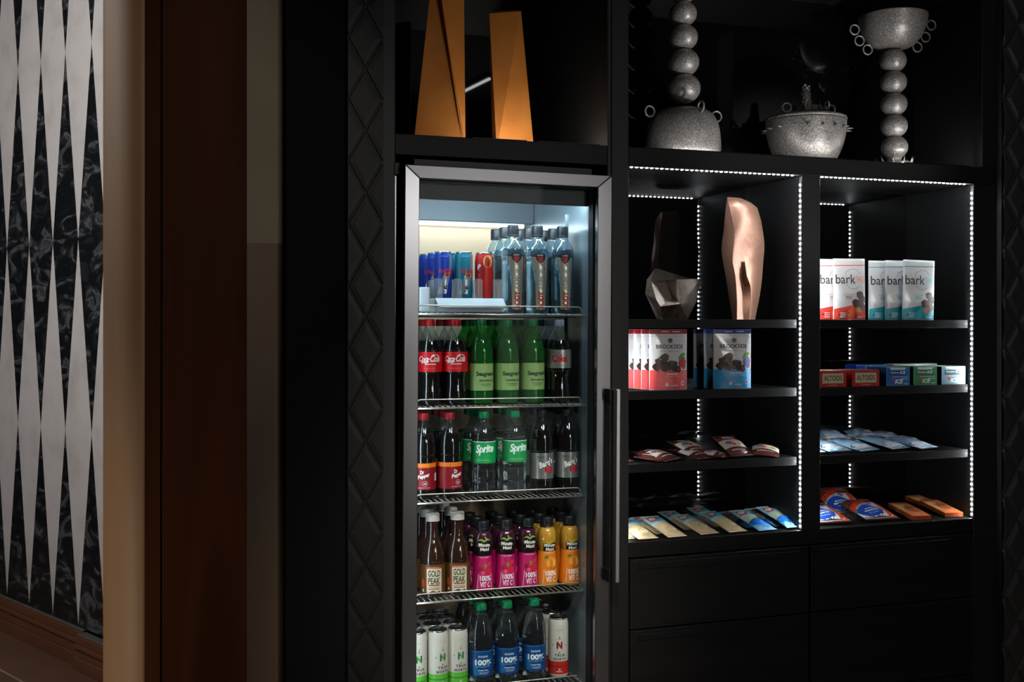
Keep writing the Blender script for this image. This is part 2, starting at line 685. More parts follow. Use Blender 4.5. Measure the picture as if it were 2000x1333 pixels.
def mth(op, a, b2=None):
    n = N(nt, 'ShaderNodeMath', operation=op)
    for i, x in enumerate((a, b2)):
        if x is None:
            continue
        if isinstance(x, (int, float)):
            n.inputs[i].default_value = x
        else:
            nt.links.new(x, n.inputs[i])
    return n.outputs[0]


u = mth('DIVIDE', mth('SUBTRACT', sp.outputs[0], s0), pitch)
du = mth('MULTIPLY', mth('ABSOLUTE', mth('SUBTRACT', mth('FRACT', mth('ADD', u, 100.5)), 0.5)), 2)
# width of white: 0 at z=0.167 and 1.872, full at 1.02
wz = mth('DIVIDE', mth('PINGPONG', mth('ADD', mth('SUBTRACT', sp.outputs[2], 0.167), 1.705 * 2), 0.8525), 0.8525)
isw = mth('LESS_THAN', du, wz)
n1 = noise(nt, 5, 8, rough=0.6)
rw = ramp(nt, n1.outputs['Fac'], [(0.3, (0.50, 0.46, 0.44)), (0.5, (0.62, 0.59, 0.575)), (0.7, (0.66, 0.63, 0.615))])
n2 = noise(nt, 6.5, 4, rough=0.5, dist=1.9, stretch=(0.8, 1, 1.5))
rb = ramp(nt, n2.outputs['Fac'], [(0.46, (0.007, 0.008, 0.010)), (0.56, (0.022, 0.024, 0.028)), (0.62, (0.11, 0.115, 0.12)), (0.66, (0.03, 0.032, 0.036)), (0.72, (0.06, 0.063, 0.068))])
mx = N(nt, 'ShaderNodeMix', data_type='RGBA')
nt.links.new(isw, mx.inputs[0])
nt.links.new(rb.outputs[0], mx.inputs[6])
nt.links.new(rw.outputs[0], mx.inputs[7])
nt.links.new(mx.outputs[2], b.inputs['Base Color'])
wl = MB().box(-4.5, 2.1, 0.0, 0.12, 0.16, ZCEIL, 'lozenge_stone').build('wall_left', loc=(q1.x, q1.y, 0), rz=WA)
struct(wl)
sj = wall_s(168)
bb = MB()
for (a, c, o) in ((-4.5, sj, 0.0), (sj, 2.1, 0.025)):
    bb.box(a, c, -0.035 - o, 0.0, 0, 0.055, 'base_wood')
    bb.box(a, c, -0.026 - o, 0.0, 0.055, 0.10 - o * 0.4, 'base_wood')
    bb.box(a, c, -0.034 - o, 0.0, 0.10 - o * 0.4, 0.118 - o * 0.4, 'base_wood')
    bb.box(a, c, -0.022 - o, 0.0, 0.118 - o * 0.4, 0.15 - o * 0.4, 'base_wood')
    bb.box(a, c, -0.016 - o, 0.0, 0.15 - o * 0.4, 0.16 - o * 0.4, 'trim_bead')
struct(bb.build('baseboard_left', loc=(q1.x, q1.y, 0), rz=WA, bevel=0.003))

# wooden portal between the two rooms
YP = 2.84
xa, xb, xc, xd = X_(199, YP), X_(283, YP), X_(315, YP), X_(482, YP)
pf = MB()
n_ = 14
arc = []
for i in range(n_ + 1):
    t = i / n_
    a = 1.15 * (1 - t) ** 1.3           # left end turned away, right end faces the room
    arc.append((xa + (xb - xa) * t, YP + 0.085 * (1 - t) ** 2.2))
v, f = [], []
for x, y in arc:
    v += [(x, y, 0), (x, y, ZCEIL)]
for i in range(n_):
    f.append((2 * i, 2 * i + 2, 2 * i + 3, 2 * i + 1))
k = len(v)
v += [(xb, YP + 0.25, 0), (xb, YP + 0.25, ZCEIL), (xa, YP + 0.25, 0), (xa, YP + 0.25, ZCEIL)]
f += [(2 * n_, k, k + 1, 2 * n_ + 1), (k, k + 2, k + 3, k + 1), (k + 2, 0, 1, k + 3)]
pf.add(v, f, 'light_wood', True)
struct(pf.build('trim_1'))
pw = MB()
pw.box(xb, xc - 0.002, YP, YP + 0.25, 0, ZCEIL, 'walnut')
pw.box(xc - 0.002, xc + 0.002, YP + 0.006, YP + 0.25, 0, ZCEIL, 'walnut')
pw.box(xc + 0.002, xd, YP - 0.004, YP + 0.25, 0, ZCEIL, 'walnut')
struct(pw.build('trim_2', bevel=0.0015))
# plaster wall between the portal and the cabinets, with a rounded end
YW = 2.935
x0, x1, x2 = xd - 0.1, X_(545, YW), X_(560, YW)
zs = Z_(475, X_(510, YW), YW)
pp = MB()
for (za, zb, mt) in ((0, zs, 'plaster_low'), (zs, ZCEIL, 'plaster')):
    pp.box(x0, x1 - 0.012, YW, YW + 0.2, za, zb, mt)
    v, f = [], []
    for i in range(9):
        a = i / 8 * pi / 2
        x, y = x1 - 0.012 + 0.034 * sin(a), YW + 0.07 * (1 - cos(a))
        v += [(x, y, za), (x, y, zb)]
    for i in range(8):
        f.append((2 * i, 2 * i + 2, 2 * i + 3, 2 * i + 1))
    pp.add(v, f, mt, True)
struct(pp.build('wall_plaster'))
struct(MB().box(XC['w0'], XC['w1'], Y0 - 0.0, Y0 + 0.5, 0, ZCEIL, 'black_paint').build('wall_black', bevel=0.002))


def quilt(name, x0, x1, z0, z1, Y, vx, vz, hw, per, mat='black_panel', dp=1.0):
    """panel of padded lozenges parted by grooves; vx, vz one corner of the lattice"""
    bm = bmesh.new()
    h = per / 2
    i0, i1 = int((x0 - vx) / hw) - 2, int((x1 - vx) / hw) + 2
    for i in range(i0, i1):
        j0, j1 = int((z0 - vz) / per) - 2, int((z1 - vz) / per) + 2
        for j in range(j0, j1):
            cx = vx + i * hw
            cz = vz + j * per + (h if i % 2 == 0 else 0)
            o = [(cx - hw, cz), (cx, cz - h), (cx + hw, cz), (cx, cz + h)]
            vo = [bm.verts.new((x, Y + 0.002, z)) for x, z in o]
            def ins(s, y):
                return [bm.verts.new((cx + (x - cx) * s, y, cz + (z - cz) * s)) for x, z in o]
            va, vb, vc = ins(0.955, Y + 0.002), ins(0.91 - 0.03 * (dp - 1), Y - 0.0012 * dp), ins(0.6, Y - 0.0022 * dp)
            for A, B in ((vo, va), (va, vb), (vb, vc)):
                for k in range(4):
                    bm.faces.new((A[k], A[(k + 1) % 4], B[(k + 1) % 4], B[k]))
            bm.faces.new(vc)
    for co_, no in (((x0, 0, 0), (-1, 0, 0)), ((x1, 0, 0), (1, 0, 0)), ((0, 0, z0), (0, 0, -1)), ((0, 0, z1), (0, 0, 1))):
        bmesh.ops.bisect_plane(bm, geom=bm.verts[:] + bm.edges[:] + bm.faces[:], plane_co=co_, plane_no=no, clear_outer=True)
    bm.verts.index_update()
    mb = MB()
    mb.add([v.co.copy() for v in bm.verts], [[v.index for v in f.verts] for f in bm.faces], mat)
    bm.free()
    mb.box(x0, x1, Y + 0.0045, Y + 0.3, z0, z1, mat)
    return mb.build(name)


v1 = P_(679, 193, Y0 - 0.012)
o = quilt('wall_quilted', XC['w1'] + 0.001, XC['l'] - 0.001, 0, ZCEIL, Y0 - 0.012, v1.x, v1.z, X_(713, Y0) - X_(679, Y0), 0.1672)
struct(o)
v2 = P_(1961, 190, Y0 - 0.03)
o = quilt('wall_quilted', X_(1958, Y0 - 0.03), X_(1958, Y0 - 0.03) + 1.3, 0, ZCEIL, Y0 - 0.03, v2.x, v2.z, X_(1986, Y0) - X_(1961, Y0), 0.1655, 'black_panel_right', 2.6)  # pads deepened too, so their edges suggest grazing light
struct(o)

# ================================================================== BUILT-IN CABINETS
YB, YBF = Y0 + 0.335, Y0 + 0.56
ft = thing('fridge_cabinet', 'black wooden surround built around the drinks fridge with an open display niche above it', 'cabinet', (0, 0, 0))
xl, xm = XC['l'], XC['m'] + 0.006
p_ = MB().box(xl, xl + 0.034, Y0, YBF + 0.1, 0, ZTOP + 0.05, 'black_wood').build('side_panel', ft, bevel=0.0015)
MB().box(xm - 0.012, xm, Y0, YBF + 0.1, 0, ZTOP + 0.05, 'black_wood').build('side_panel', ft, bevel=0.001)
MB().box(xl + 0.034, xm - 0.012, Y0 + 0.001, YBF + 0.1, ZL, ZLT, 'black_wood_flat').build('ledge', ft, bevel=0.0015)
MB().box(xl + 0.034, xm - 0.012, Y0, YBF + 0.1, ZTOP, ZTOP + 0.05, 'black_wood_flat').build('top_panel', ft)
MB().box(xl + 0.034, xm - 0.012, YBF, YBF + 0.01, ZLT, ZTOP, 'black_glass').build('back_panel', ft)
MB().box(xl + 0.034, xm - 0.012, YBF + 0.09, YBF + 0.1, 0, ZL, 'black_paint').build('rear_panel', ft)

st = thing('snack_cabinet', 'wide black wooden cabinet with two lit snack bays and an open niche above them', 'cabinet', (0, 0, 0))
b1, e1, b2, e2, xr = XC['b1'], XC['e1'], XC['b2'], XC['e2'], XC['r']
MB().box(xm + 0.0015, b1, Y0, YB + 0.02, 0, ZTOP, 'black_wood').build('side_panel', st, bevel=0.0015)
MB().box(e1, b2, Y0, YB + 0.02, ZD, ZL, 'black_wood').build('divider', st, bevel=0.0015)
MB().box(e2 + 0.001, xr - 0.0015, Y0, YB + 0.02, 0, ZL, 'black_wood').build('side_panel', st, bevel=0.0015)
MB().box(XC['n2'], xr - 0.0015, Y0, YB + 0.02, ZLT, ZTOP, 'black_wood').build('side_panel', st, bevel=0.0015)
MB().box(b1, xr - 0.0015, Y0 + 0.001, YB + 0.02, ZL, ZLT, 'black_wood_flat').build('ledge', st, bevel=0.0015)
MB().box(xm + 0.0015, xr, Y0, YB + 0.02, ZTOP, ZTOP + 0.05, 'black_wood_flat').build('top_panel', st)
for (a, c) in ((b1, e1), (b2, e2)):
    MB().box(a, c, YB, YB + 0.01, ZD, ZL, 'black_glass').build('back_panel', st)
MB().box(b1, XC['n2'], YB, YB + 0.01, ZLT, ZTOP, 'black_glass').build('back_panel', st)
MB().box(b1, e2 + 0.001, Y0 + 0.0005, YB + 0.02, ZD - 0.045, ZD, 'black_wood_flat').build('deck', st, bevel=0.0015)
for (a, c) in ((b1, (b1 + e1) / 2 + 0.32), ((b1 + e1) / 2 + 0.324, e2)):
    for (za, zb) in ((0.60, ZD - 0.050), (0.345, 0.596), (0.09, 0.341)):
        d = MB().box(a + 0.002, c - 0.002, Y0 - 0.004, Y0 + 0.02, za, zb, 'black_wood_flat').build('drawer', st, bevel=0.002)
        MB().box(a + 0.03, c - 0.03, Y0 - 0.0065, Y0 - 0.004, zb - 0.030, zb - 0.012, 'black_panel').build('drawer_pull', d, bevel=0.001)
MB().box(b1, e2, Y0 + 0.022, YB, 0.0, ZD - 0.045, 'black_paint').build('carcass', st)
for (a, c, k) in ((b1, e1, 1), (b2, e2, 2)):
    for z in (1.5135, 1.300, 1.084):
        zt = z - (0.001 if k == 2 else 0)
        MB().box(a + 0.001, c - 0.0075, Y0 + 0.017, YB - 0.001, zt - 0.026, zt, 'black_wood_flat').build('shelf', st, bevel=0.0012)

# ================================================================== LED STRIPS (real tape with single diodes)
led_proto = MB().box(-0.0026, 0.0026, -0.0026, 0.0026, 0, 0.0016, 'led_white')


def strip(label, p0, p1, facing, group='LED strips edging the snack bays'):
    p0, p1 = Vector(p0), Vector(p1)
    L = (p1 - p0).length
    ax = (p1 - p0) / L
    R = Matrix((ax, Vector(facing).cross(ax), Vector(facing))).transposed().to_4x4()
    t = thing('led_strip', label, 'light strip', p0, group=group)
    T = R
    mb = MB()
    mb.box(0, L, -0.0042, 0.0042, -0.0008, 0, 'led_tape', T=T)
    mb.build('tape', t)
    n_ = int(L / 0.01665)
    first = None
    for i in range(n_):
        pos = ax * (0.008 + i * 0.01665)
        if first is None:
            first = MB().add(led_proto.v, led_proto.f, 'led_white', T=T).build('diode', t, loc=pos)
        else:
            c = first.copy()
            COL.objects.link(c)
            c.parent = t
            c.location = pos


YS = Y0 + 0.0075
strip('horizontal LED strip along the top edge of the left snack bay', (b1 + 0.004, YS, ZL - 0.001), (e1 - 0.006, YS, ZL - 0.001), (0, 0, -1))
strip('horizontal LED strip along the top edge of the right snack bay', (b2 + 0.004, YS, ZL - 0.001), (e2 - 0.006, YS, ZL - 0.001), (0, 0, -1))
strip('vertical LED strip down the right side of the left snack bay', (e1 - 0.001, YS, ZD + 0.004), (e1 - 0.001, YS, ZL - 0.006), (-1, 0, 0))
strip('vertical LED strip down the right side of the right snack bay', (e2 - 0.0, YS, ZD + 0.004), (e2 - 0.0, YS, ZL - 0.006), (-1, 0, 0))
for a, nm in ((b1, 'left'), (b2, 'right')):
    strip('vertical LED strip on the near side of the %s snack bay, behind its front edge' % nm, (a + 0.001, YS + 0.022, ZD + 0.004), (a + 0.001, YS + 0.022, ZL - 0.006), (1, 0, 0))

# slim lamps lying on the ledge behind its front edge, and the pendant of the room
for (a, c, nm, lm) in ((xm - 0.22, xm - 0.03, 'fridge, at its right end', 'ledge_led_warm'), (xl + 0.26, xl + 0.42, 'fridge, added between the gold sculptures', 'ledge_led_end'), (b1 + 0.06, b1 + 0.85, 'left snack bay', 'ledge_led'), (XC['n2'] - 0.30, XC['n2'] - 0.04, 'right snack bay', 'ledge_led_end')):  # the one between the sculptures is added fill for their bases
    t = thing('ledge_lamp', 'slim black lamp lying along the ledge edge above the ' + nm, 'lamp', (0, 0, 0))
    MB().box(a, c, Y0 + 0.012, Y0 + 0.024, ZLT, ZLT + 0.004, 'black_plastic').build('housing', t)
    MB().box(a + 0.004, c - 0.004, Y0 + 0.0245, Y0 + 0.0265, ZLT + 0.001, ZLT + 0.0055, lm).build('diffuser', t)
pl = thing('pendant_lamp', 'long thin linear ceiling lamp whose reflection shows between the gold sculptures', 'lamp', (1.62, 1.25, 2.75))
MB().box(-0.022, 0.022, -0.45, 0.45, 0.0, 0.03, 'black_plastic', T=Matrix.Rotation(-0.12, 4, 'Z')).build('housing', pl)
MB().box(-0.011, 0.011, -0.44, 0.44, -0.004, 0.0, 'pendant_led', T=Matrix.Rotation(-0.12, 4, 'Z')).build('diffuser', pl)
MB().tube([(0, 0, 0.03), (0, 0, ZCEIL - 2.75)], 0.002, 'black_plastic').build('cable', pl)

# ================================================================== FRIDGE
TILT = 0.0068
fr = thing('drinks_fridge', 'tall stainless steel glass-door fridge full of drinks bottles and cans', 'fridge')
FX = 0.976
fr.location = (FX - TILT * 1.93, 0, 0)
fr.rotation_euler = (0, TILT, 0)
YD = 2.87
dl, dr = -0.3045, 0.3055
zt, zb = 1.93, 0.16
# cabinet shell
sh = MB()
sh.box(dl, dl + 0.04, YD + 0.06, 3.56, 0.08, 1.955, 'black_plastic')
sh.box(dr - 0.038, dr, YD + 0.06, 3.56, 0.08, 1.955, 'black_plastic')
sh.box(dl, dr, 3.52, 3.56, 0.08, 1.955, 'black_plastic')
sh.box(dl, dr, YD + 0.06, 3.56, 1.912, 1.955, 'black_plastic')
sh.box(dl, dr, YD + 0.06, 3.56, 0.08, 0.2, 'black_plastic')
sh.build('body', fr)
ln = MB()
ln.box(dl + 0.04, dl + 0.042, YD + 0.062, 3.52, 0.2, 1.912, 'liner_steel')
ln.box(dr - 0.040, dr - 0.038, YD + 0.062, 3.52, 0.2, 1.912, 'liner_steel')
ln.box(dl + 0.042, dr - 0.04, YD + 0.08, 3.52, 1.910, 1.912, 'liner_steel')
ln.box(dl + 0.042, dr - 0.04, 3.516, 3.52, 0.2, 1.91, 'liner_cream')
ln.build('liner', fr)
MB().box(dl + 0.042, dr - 0.04, YD + 0.064, YD + 0.078, 1.846, 1.91, 'header_grey').build('header_panel', fr, bevel=0.002)
MB().box(dl - 0.022, dl - 0.012, YD + 0.045, YD + 0.3, 0.08, 1.905, 'steel').build('side_flange', fr, bevel=0.002)
MB().box(dl - 0.022, dl - 0.006, YD + 0.038, YD + 0.06, 1.905, 1.94, 'black_plastic').build('hinge', fr, bevel=0.002)
ev = MB()
ev.box(dl + 0.042, dr - 0.04, 3.42, 3.516, 1.835, 1.91, 'evap_grey')
ev.build('evaporator_cover', fr, bevel=0.003)
lt = MB()
lt.box(dl + 0.06, dr - 0.06, 3.462, 3.476, 1.826, 1.835, 'fridge_led')
lt.build('lamp_tube', fr)
lt2 = MB()
lt2.box(dl + 0.06, dr - 0.06, YD + 0.080, YD + 0.086, 1.850, 1.872, 'fridge_led_front')
lt2.build('lamp_tube', fr)
MB().box(dl + 0.043, dl + 0.047, 2.942, 2.956, 0.25, 1.80, 'fridge_led_side').build('side_fill_strip', fr)  # hidden glow added to lighten the bottles inside
MB().box(dr - 0.046, dr - 0.040, 3.12, 3.14, 0.21, 1.84, 'liner_steel').build('shelf_standard', fr)

# door
dmb = MB()
wl_, wt_, wr_ = 0.041, 0.036, 0.044
yo, yi = YD, YD + 0.045
ox = [dl, dr]
ix = [dl + wl_, dr - wr_]
iz = [zb + 0.05, zt - wt_]


def miter(pts, mat):
    v = [(x, yo, z) for x, z in pts] + [(x, yi, z) for x, z in pts]
    f = [(0, 1, 2, 3)[::-1], (4, 5, 6, 7)] + [(k, (k + 1) % 4, (k + 1) % 4 + 4, k + 4) for k in range(4)]
    dmb.add(v, f, mat)


door = MB()
dmb = door
miter([(dl, zt), (ix[0], iz[1]), (ix[0], iz[0]), (dl, zb)][::-1], 'steel')
miter([(dr, zt), (ix[1], iz[1]), (ix[1], iz[0]), (dr, zb)], 'steel')
miter([(dl, zt), (dr, zt), (ix[1], iz[1]), (ix[0], iz[1])][::-1], 'steel_h')
miter([(dl, zb), (dr, zb), (ix[1], iz[0]), (ix[0], iz[0])], 'steel_h')
dobj = door.build('door', fr, bevel=0.0018)
gk = MB()
for (x0_, x1_) in ((ix[0] - 0.004, ix[0] + 0.002), (ix[1] - 0.004, ix[1] + 0.004)):
    gk.box(x0_, x1_, YD + 0.026, YD + 0.060, iz[0], iz[1], 'gasket')
gk.box(ix[0], ix[1], YD + 0.026, YD + 0.060, iz[1] - 0.003, iz[1] + 0.003, 'gasket')
gk.box(ix[0], ix[1], YD + 0.026, YD + 0.060, iz[0] - 0.003, iz[0] + 0.003, 'gasket')
gk.build('gasket', dobj)
MB().box(ix[0] + 0.002, ix[1] - 0.004, YD + 0.022, YD + 0.026, iz[0], iz[1], 'door_glass').build('glass_pane', dobj)
hz0, hz1 = 0.765, 1.316
hd = MB()
hx = dr - 0.012
hd.box(hx, hx + 0.010, YD - 0.046, YD - 0.028, hz0, hz1, 'black_plastic')
hd.box(hx + 0.010, hx + 0.022, YD - 0.046, YD - 0.028, hz0, hz1, 'handle_steel')
hd.build('handle', dobj, bevel=0.002)
for z in (hz0, hz1 - 0.035):
    MB().box(hx - 0.006, hx + 0.006, YD - 0.036, YD + 0.001, z, z + 0.035, 'black_plastic').build('handle_post', dobj, bevel=0.001)

# wire shelves
SHZ = [1.526, 1.261, 0.995, 0.716, 0.443]
YR = 2.958


def wire_shelf():
    mb = MB()
    a, c = dl + 0.046, dr - 0.044
    mb.tube([(a, YR, 0), (c, YR, 0)], 0.0028, 'wire')
    mb.tube([(a, 3.48, 0), (c, 3.48, 0)], 0.0028, 'wire')
    for y in (3.1, 3.3):
        mb.tube([(a, y, -0.004), (c, y, -0.004)], 0.0025, 'wire')
    for x in (a, c):
        mb.tube([(x, YR, 0), (x, 3.48, 0)], 0.0025, 'wire')
    n_ = 31
    for i in range(n_):
        x = a + (c - a) * (i + 0.5) / n_
        mb.tube([(x, YR - 0.001, -0.003), (x, YR, 0.0035), (x, 3.48, 0.002)], 0.0013, 'wire', 6)
    r = 0.012
    g = [(a + 0.012, YR, 0.001), (a + 0.012, YR, 0.025 - r)]
    g += [(a + 0.012 + r * (1 - cos(t)), YR, 0.025 - r + r * sin(t)) for t in (0.5, 1.0, 1.57)]
    g += [(c - 0.012 - r * (1 - cos(t)), YR, 0.025 - r + r * sin(t)) for t in (1.57, 1.0, 0.5)]
    g += [(c - 0.012, YR, 0.025 - r), (c - 0.012, YR, 0.001)]
    mb.tube(g, 0.002, 'wire')
    return mb


ws = wire_shelf()
w0_ = None
for z in SHZ:
    if w0_ is None:
        w0_ = ws.build('wire_shelf', fr, loc=(0, 0, z))
    else:
        c = w0_.copy()
        COL.objects.link(c)
        c.parent = fr
        c.location = (0, 0, z)

# ================================================================== DECOR ON THE LEDGE
def hull(mb, pts, mat):
    bm = bmesh.new()
    for p in pts:
        bm.verts.new(p)
    r = bmesh.ops.convex_hull(bm, input=bm.verts[:])
    bm.verts.index_update()
    mb.add([v.co.copy() for v in bm.verts], [[v.index for v in f.verts] for f in bm.faces], mat)
    bm.free()


def sculpt(label, pts_front, pts_back, faces, Yc):
    mb = MB()
    v = pts_front + pts_back
    base = Vector((sum(p.x for p in v) / len(v), Yc, ZLT))
    mb.add([p - base for p in v], faces, 'gold_leaf')
    o = mb.build('obelisk_sculpture', loc=base, bevel=0.0012)
    tag(o, label, 'sculpture', 'gold sculptures above the fridge')


def PZ(px, py, Y, z=None):
    p = P_(px, py, Y)
    if z is not None:
        p.z = z
    return p


YG = 3.11
# right sculpture: two planes meeting on a slanting fold
A, B = P_(955, 26, YG + 0.01), P_(1018, 21, YG - 0.01)
Cc, E_, F_ = PZ(962, 0, YG + 0.02, ZLT), PZ(970, 0, YG - 0.045, ZLT), PZ(1044, 0, YG + 0.01, ZLT)
A2, F2 = P_(985, 20, YG + 0.09), PZ(1020, 0, YG + 0.11, ZLT)
sculpt('shorter gold faceted obelisk with a flat slanted top, right of the taller one', [A, B, Cc, E_, F_], [A2, F2],
       [(0, 2, 3, 1), (1, 3, 4), (0, 1, 5), (1, 4, 6, 5), (0, 5, 6, 2), (2, 6, 4, 3)], YG)
zt_ = Z_(-70, X_(870, YG), YG)
A, G_, B = PZ(846, 0, YG + 0.02, zt_), PZ(852, 0, YG - 0.015, zt_), PZ(906, 0, YG + 0.02, zt_)
Cc, E_, F_ = PZ(807, 0, YG - 0.01, ZLT), PZ(905, 0, YG - 0.04, ZLT), PZ(909.5, 0, YG + 0.005, ZLT)
A2, F2 = PZ(880, 0, YG + 0.1, zt_), PZ(870, 0, YG + 0.12, ZLT)
sculpt('taller gold faceted obelisk reaching past the top of the picture', [A, G_, B, Cc, E_, F_], [A2, F2],
       [(0, 3, 4, 1), (1, 4, 5, 2), (0, 1, 2, 6), (2, 5, 7, 6), (0, 6, 7, 3), (3, 7, 5, 4)], YG)


def pxm(X, Y):
    return FP / D_(X, Y)


# --- bead-stack vase
YV = 3.09
xv = X_(1334, YV)
s_ = pxm(xv, YV)
v = thing('bead_stack_vase', 'grey speckled stoneware vase with a tall stack of balls rising from a domed pot', 'vase', (xv, YV, ZLT), group='grey stoneware vessels')
prof = smoothp([(0.105, 0.0), (0.117, 0.012), (0.1195, 0.04), (0.117, 0.08), (0.109, 0.115), (0.094, 0.142), (0.070, 0.157), (0.045, 0.160)], 5)
mb = MB()
mb.lathe([(0, 0)] + prof + [(0.03, 0.150), (0, 0.148)], 'stoneware', 48)
mb.build('pot', v)
for a in (pi * 1.02, 0.0, -pi / 2 + 0.10):
    mb = MB()
    R = 0.112 if abs(a + pi / 2) > 0.3 else 0.092
    zc = 0.146 if abs(a + pi / 2) > 0.3 else 0.152
    c = (R * 1.075 * cos(a), R * 1.075 * sin(a), zc)
    mb.torus(c, 0.0165, 0.0032, 'stoneware', (-sin(a) + 0.25 * (a < -1), cos(a), 0))
    mb.build('ring_handle', v)
zc = Z_(173, xv, YV) - ZLT
for (py, rr_) in ((173, 32.5), (122, 30.5), (73, 28.5), (27, 27), (-16, 26), (-58, 25)):
    mb = MB()
    z = Z_(py, xv, YV) - ZLT
    mb.ball((0.003 - 0.004 * (173 - py) / 200, 0, z), rr_ / s_, 'stoneware', 32, 18, 0.9)
    mb.build('ball', v)

# --- lidded spiked bowl
YV2 = 3.085
xv = X_(1574, YV2)
s_ = pxm(xv, YV2)
v = thing('spiked_bowl', 'grey speckled lidded bowl ringed with short spikes and topped by small rings', 'bowl', (xv, YV2, ZLT), group='grey stoneware vessels')
zr = Z_(238, xv, YV2) - ZLT
R = 77 / s_
prof = smoothp([(R * 0.62, 0), (R * 0.74, zr * 0.12), (R * 0.90, zr * 0.42), (R * 0.985, zr * 0.75), (R, zr)], 5)
mb = MB()
mb.lathe([(0, 0)] + prof + [(R * 0.96, zr), (0, zr * 0.98)], 'stoneware', 48)
mb.build('bowl', v)
mb = MB()
mb.lathe([(0, zr + 0.001), (R * 1.0, zr + 0.001), (R * 1.015, zr + 0.004), (R * 1.0, zr + 0.010), (R * 0.8, zr + 0.018), (R * 0.5, zr + 0.030), (R * 0.34, zr + 0.034), (R * 0.33, zr + 0.05), (0, zr + 0.052)], 'stoneware', 48)
lid = mb.build('lid', v)
for k in range(7):
    a = -pi / 2 + 0.35 + k * 2 * pi / 7
    mb = MB()
    mb.torus((R * 0.62 * cos(a), R * 0.62 * sin(a), zr + 0.040), 0.0145, 0.0035, 'stoneware', (-sin(a) * 1 + 0.5 * cos(a), cos(a) + 0.5 * sin(a), 0))
    mb.build('ring', lid)
mb = MB()
mb.lathe([(0.017, zr + 0.05), (0.016, zr + 0.08), (0.011, zr + 0.11), (0, zr + 0.13)], 'stoneware', 20)
for k in range(34):
    a, t = k * 2.4, k / 34
    z, r_ = zr + 0.056 + 0.066 * t, 0.016 - 0.006 * t
    mb.ball((r_ * cos(a), r_ * sin(a), z), 0.0042, 'stoneware', 8, 6)
mb.build('finial', lid)
for k in range(18):
    a = -pi / 2 + 0.17 + k * 2 * pi / 18
    mb = MB()
    z = zr * 0.80
    mb.cone((R * 0.985 * cos(a), R * 0.985 * sin(a), z), (R * 1.17 * cos(a), R * 1.17 * sin(a), z - 0.002), 0.0055, 'stoneware')
    mb.build('spike', v)

# --- chalice on a bead stem
YV3 = 3.07
xv = X_(1744, YV3)
s_ = pxm(xv, YV3)
v = thing('bead_stem_chalice', 'grey speckled chalice with ringed bowl on a stem of stacked balls', 'chalice', (xv, YV3, ZLT), group='grey stoneware vessels')


def zz(py):
    return Z_(py, xv, YV3) - ZLT


mb = MB()
R = 65.5 / s_
z0_, z1_ = zz(96), zz(33)
mb.lathe(smoothp([(0.0, z0_), (R * 0.35, z0_ + 0.001), (R * 0.62, z0_ + 0.014), (R * 0.86, z0_ + (z1_ - z0_) * 0.45), (R * 0.97, z0_ + (z1_ - z0_) * 0.78), (R, z1_)], 5)
         + [(R * 0.96, z1_ + 0.001), (R * 0.9, z1_ - 0.02), (R * 0.5, z0_ + 0.02), (0, z0_ + 0.012)], 'stoneware', 48)
bw = mb.build('bowl', v)
for (px, py) in ((1669, 58), (1678.5, 79.5), (1694.5, 97), (1818.5, 49), (1807.5, 72.5), (1791.5, 92)):
    X = X_(px, YV3)
    mb = MB()
    mb.torus((X - xv, 0, Z_(py, X, YV3) - ZLT), 9.3 / s_, 1.7 / s_, 'stoneware', (0.15, 1, 0))
    mb.build('ring', bw)
for i, py in enumerate((119, 161, 203.5, 246, 288)):
    mb = MB()
    mb.ball((0.0015 * i, 0, zz(py)), 25.6 / s_, 'stoneware', 32, 18, 0.92)
    mb.build('ball', v)
mb = MB()
mb.lathe([(0.0, 0.0), (0.062, 0.0), (0.062, 0.012), (0.056, 0.026), (0.024, 0.028), (0.021, 0.036), (0.025, 0.042), (0.018, 0.048), (0, 0.048)], 'stoneware', 32, cx=0.006)
for k in range(10):
    a = k * 2 * pi / 10 + 0.2
    mb.cone((0.006 + 0.056 * cos(a), 0.056 * sin(a), 0.022), (0.006 + 0.066 * cos(a), 0.064 * sin(a), 0.048), 0.0045, 'stoneware')
mb.build('foot', v)

# --- copper vase in the left bay
Zs1 = 1.5135
YC = 3.02


def ringed(rows, mat, name, loc, flip=False):
    n_ = len(rows[0])
    v = [p - Vector(loc) for r_ in rows for p in r_]
    f = []
    for i in range(len(rows) - 1):
        for k in range(n_):
            f.append((i * n_ + k, i * n_ + (k + 1) % n_, (i + 1) * n_ + (k + 1) % n_, (i + 1) * n_ + k))
    f.append(tuple(range(n_)))
    f.append(tuple(range((len(rows) - 1) * n_, len(rows) * n_))[::-1])
    mb = MB()
    mb.add(v, f, mat, True)
    o = mb.build(name, loc=loc)
    md = o.modifiers.new('bevel', 'BEVEL')
    md.width, md.segments, md.limit_method, md.angle_limit = 0.0016, 2, 'ANGLE', 0.40
    return o


rows = []
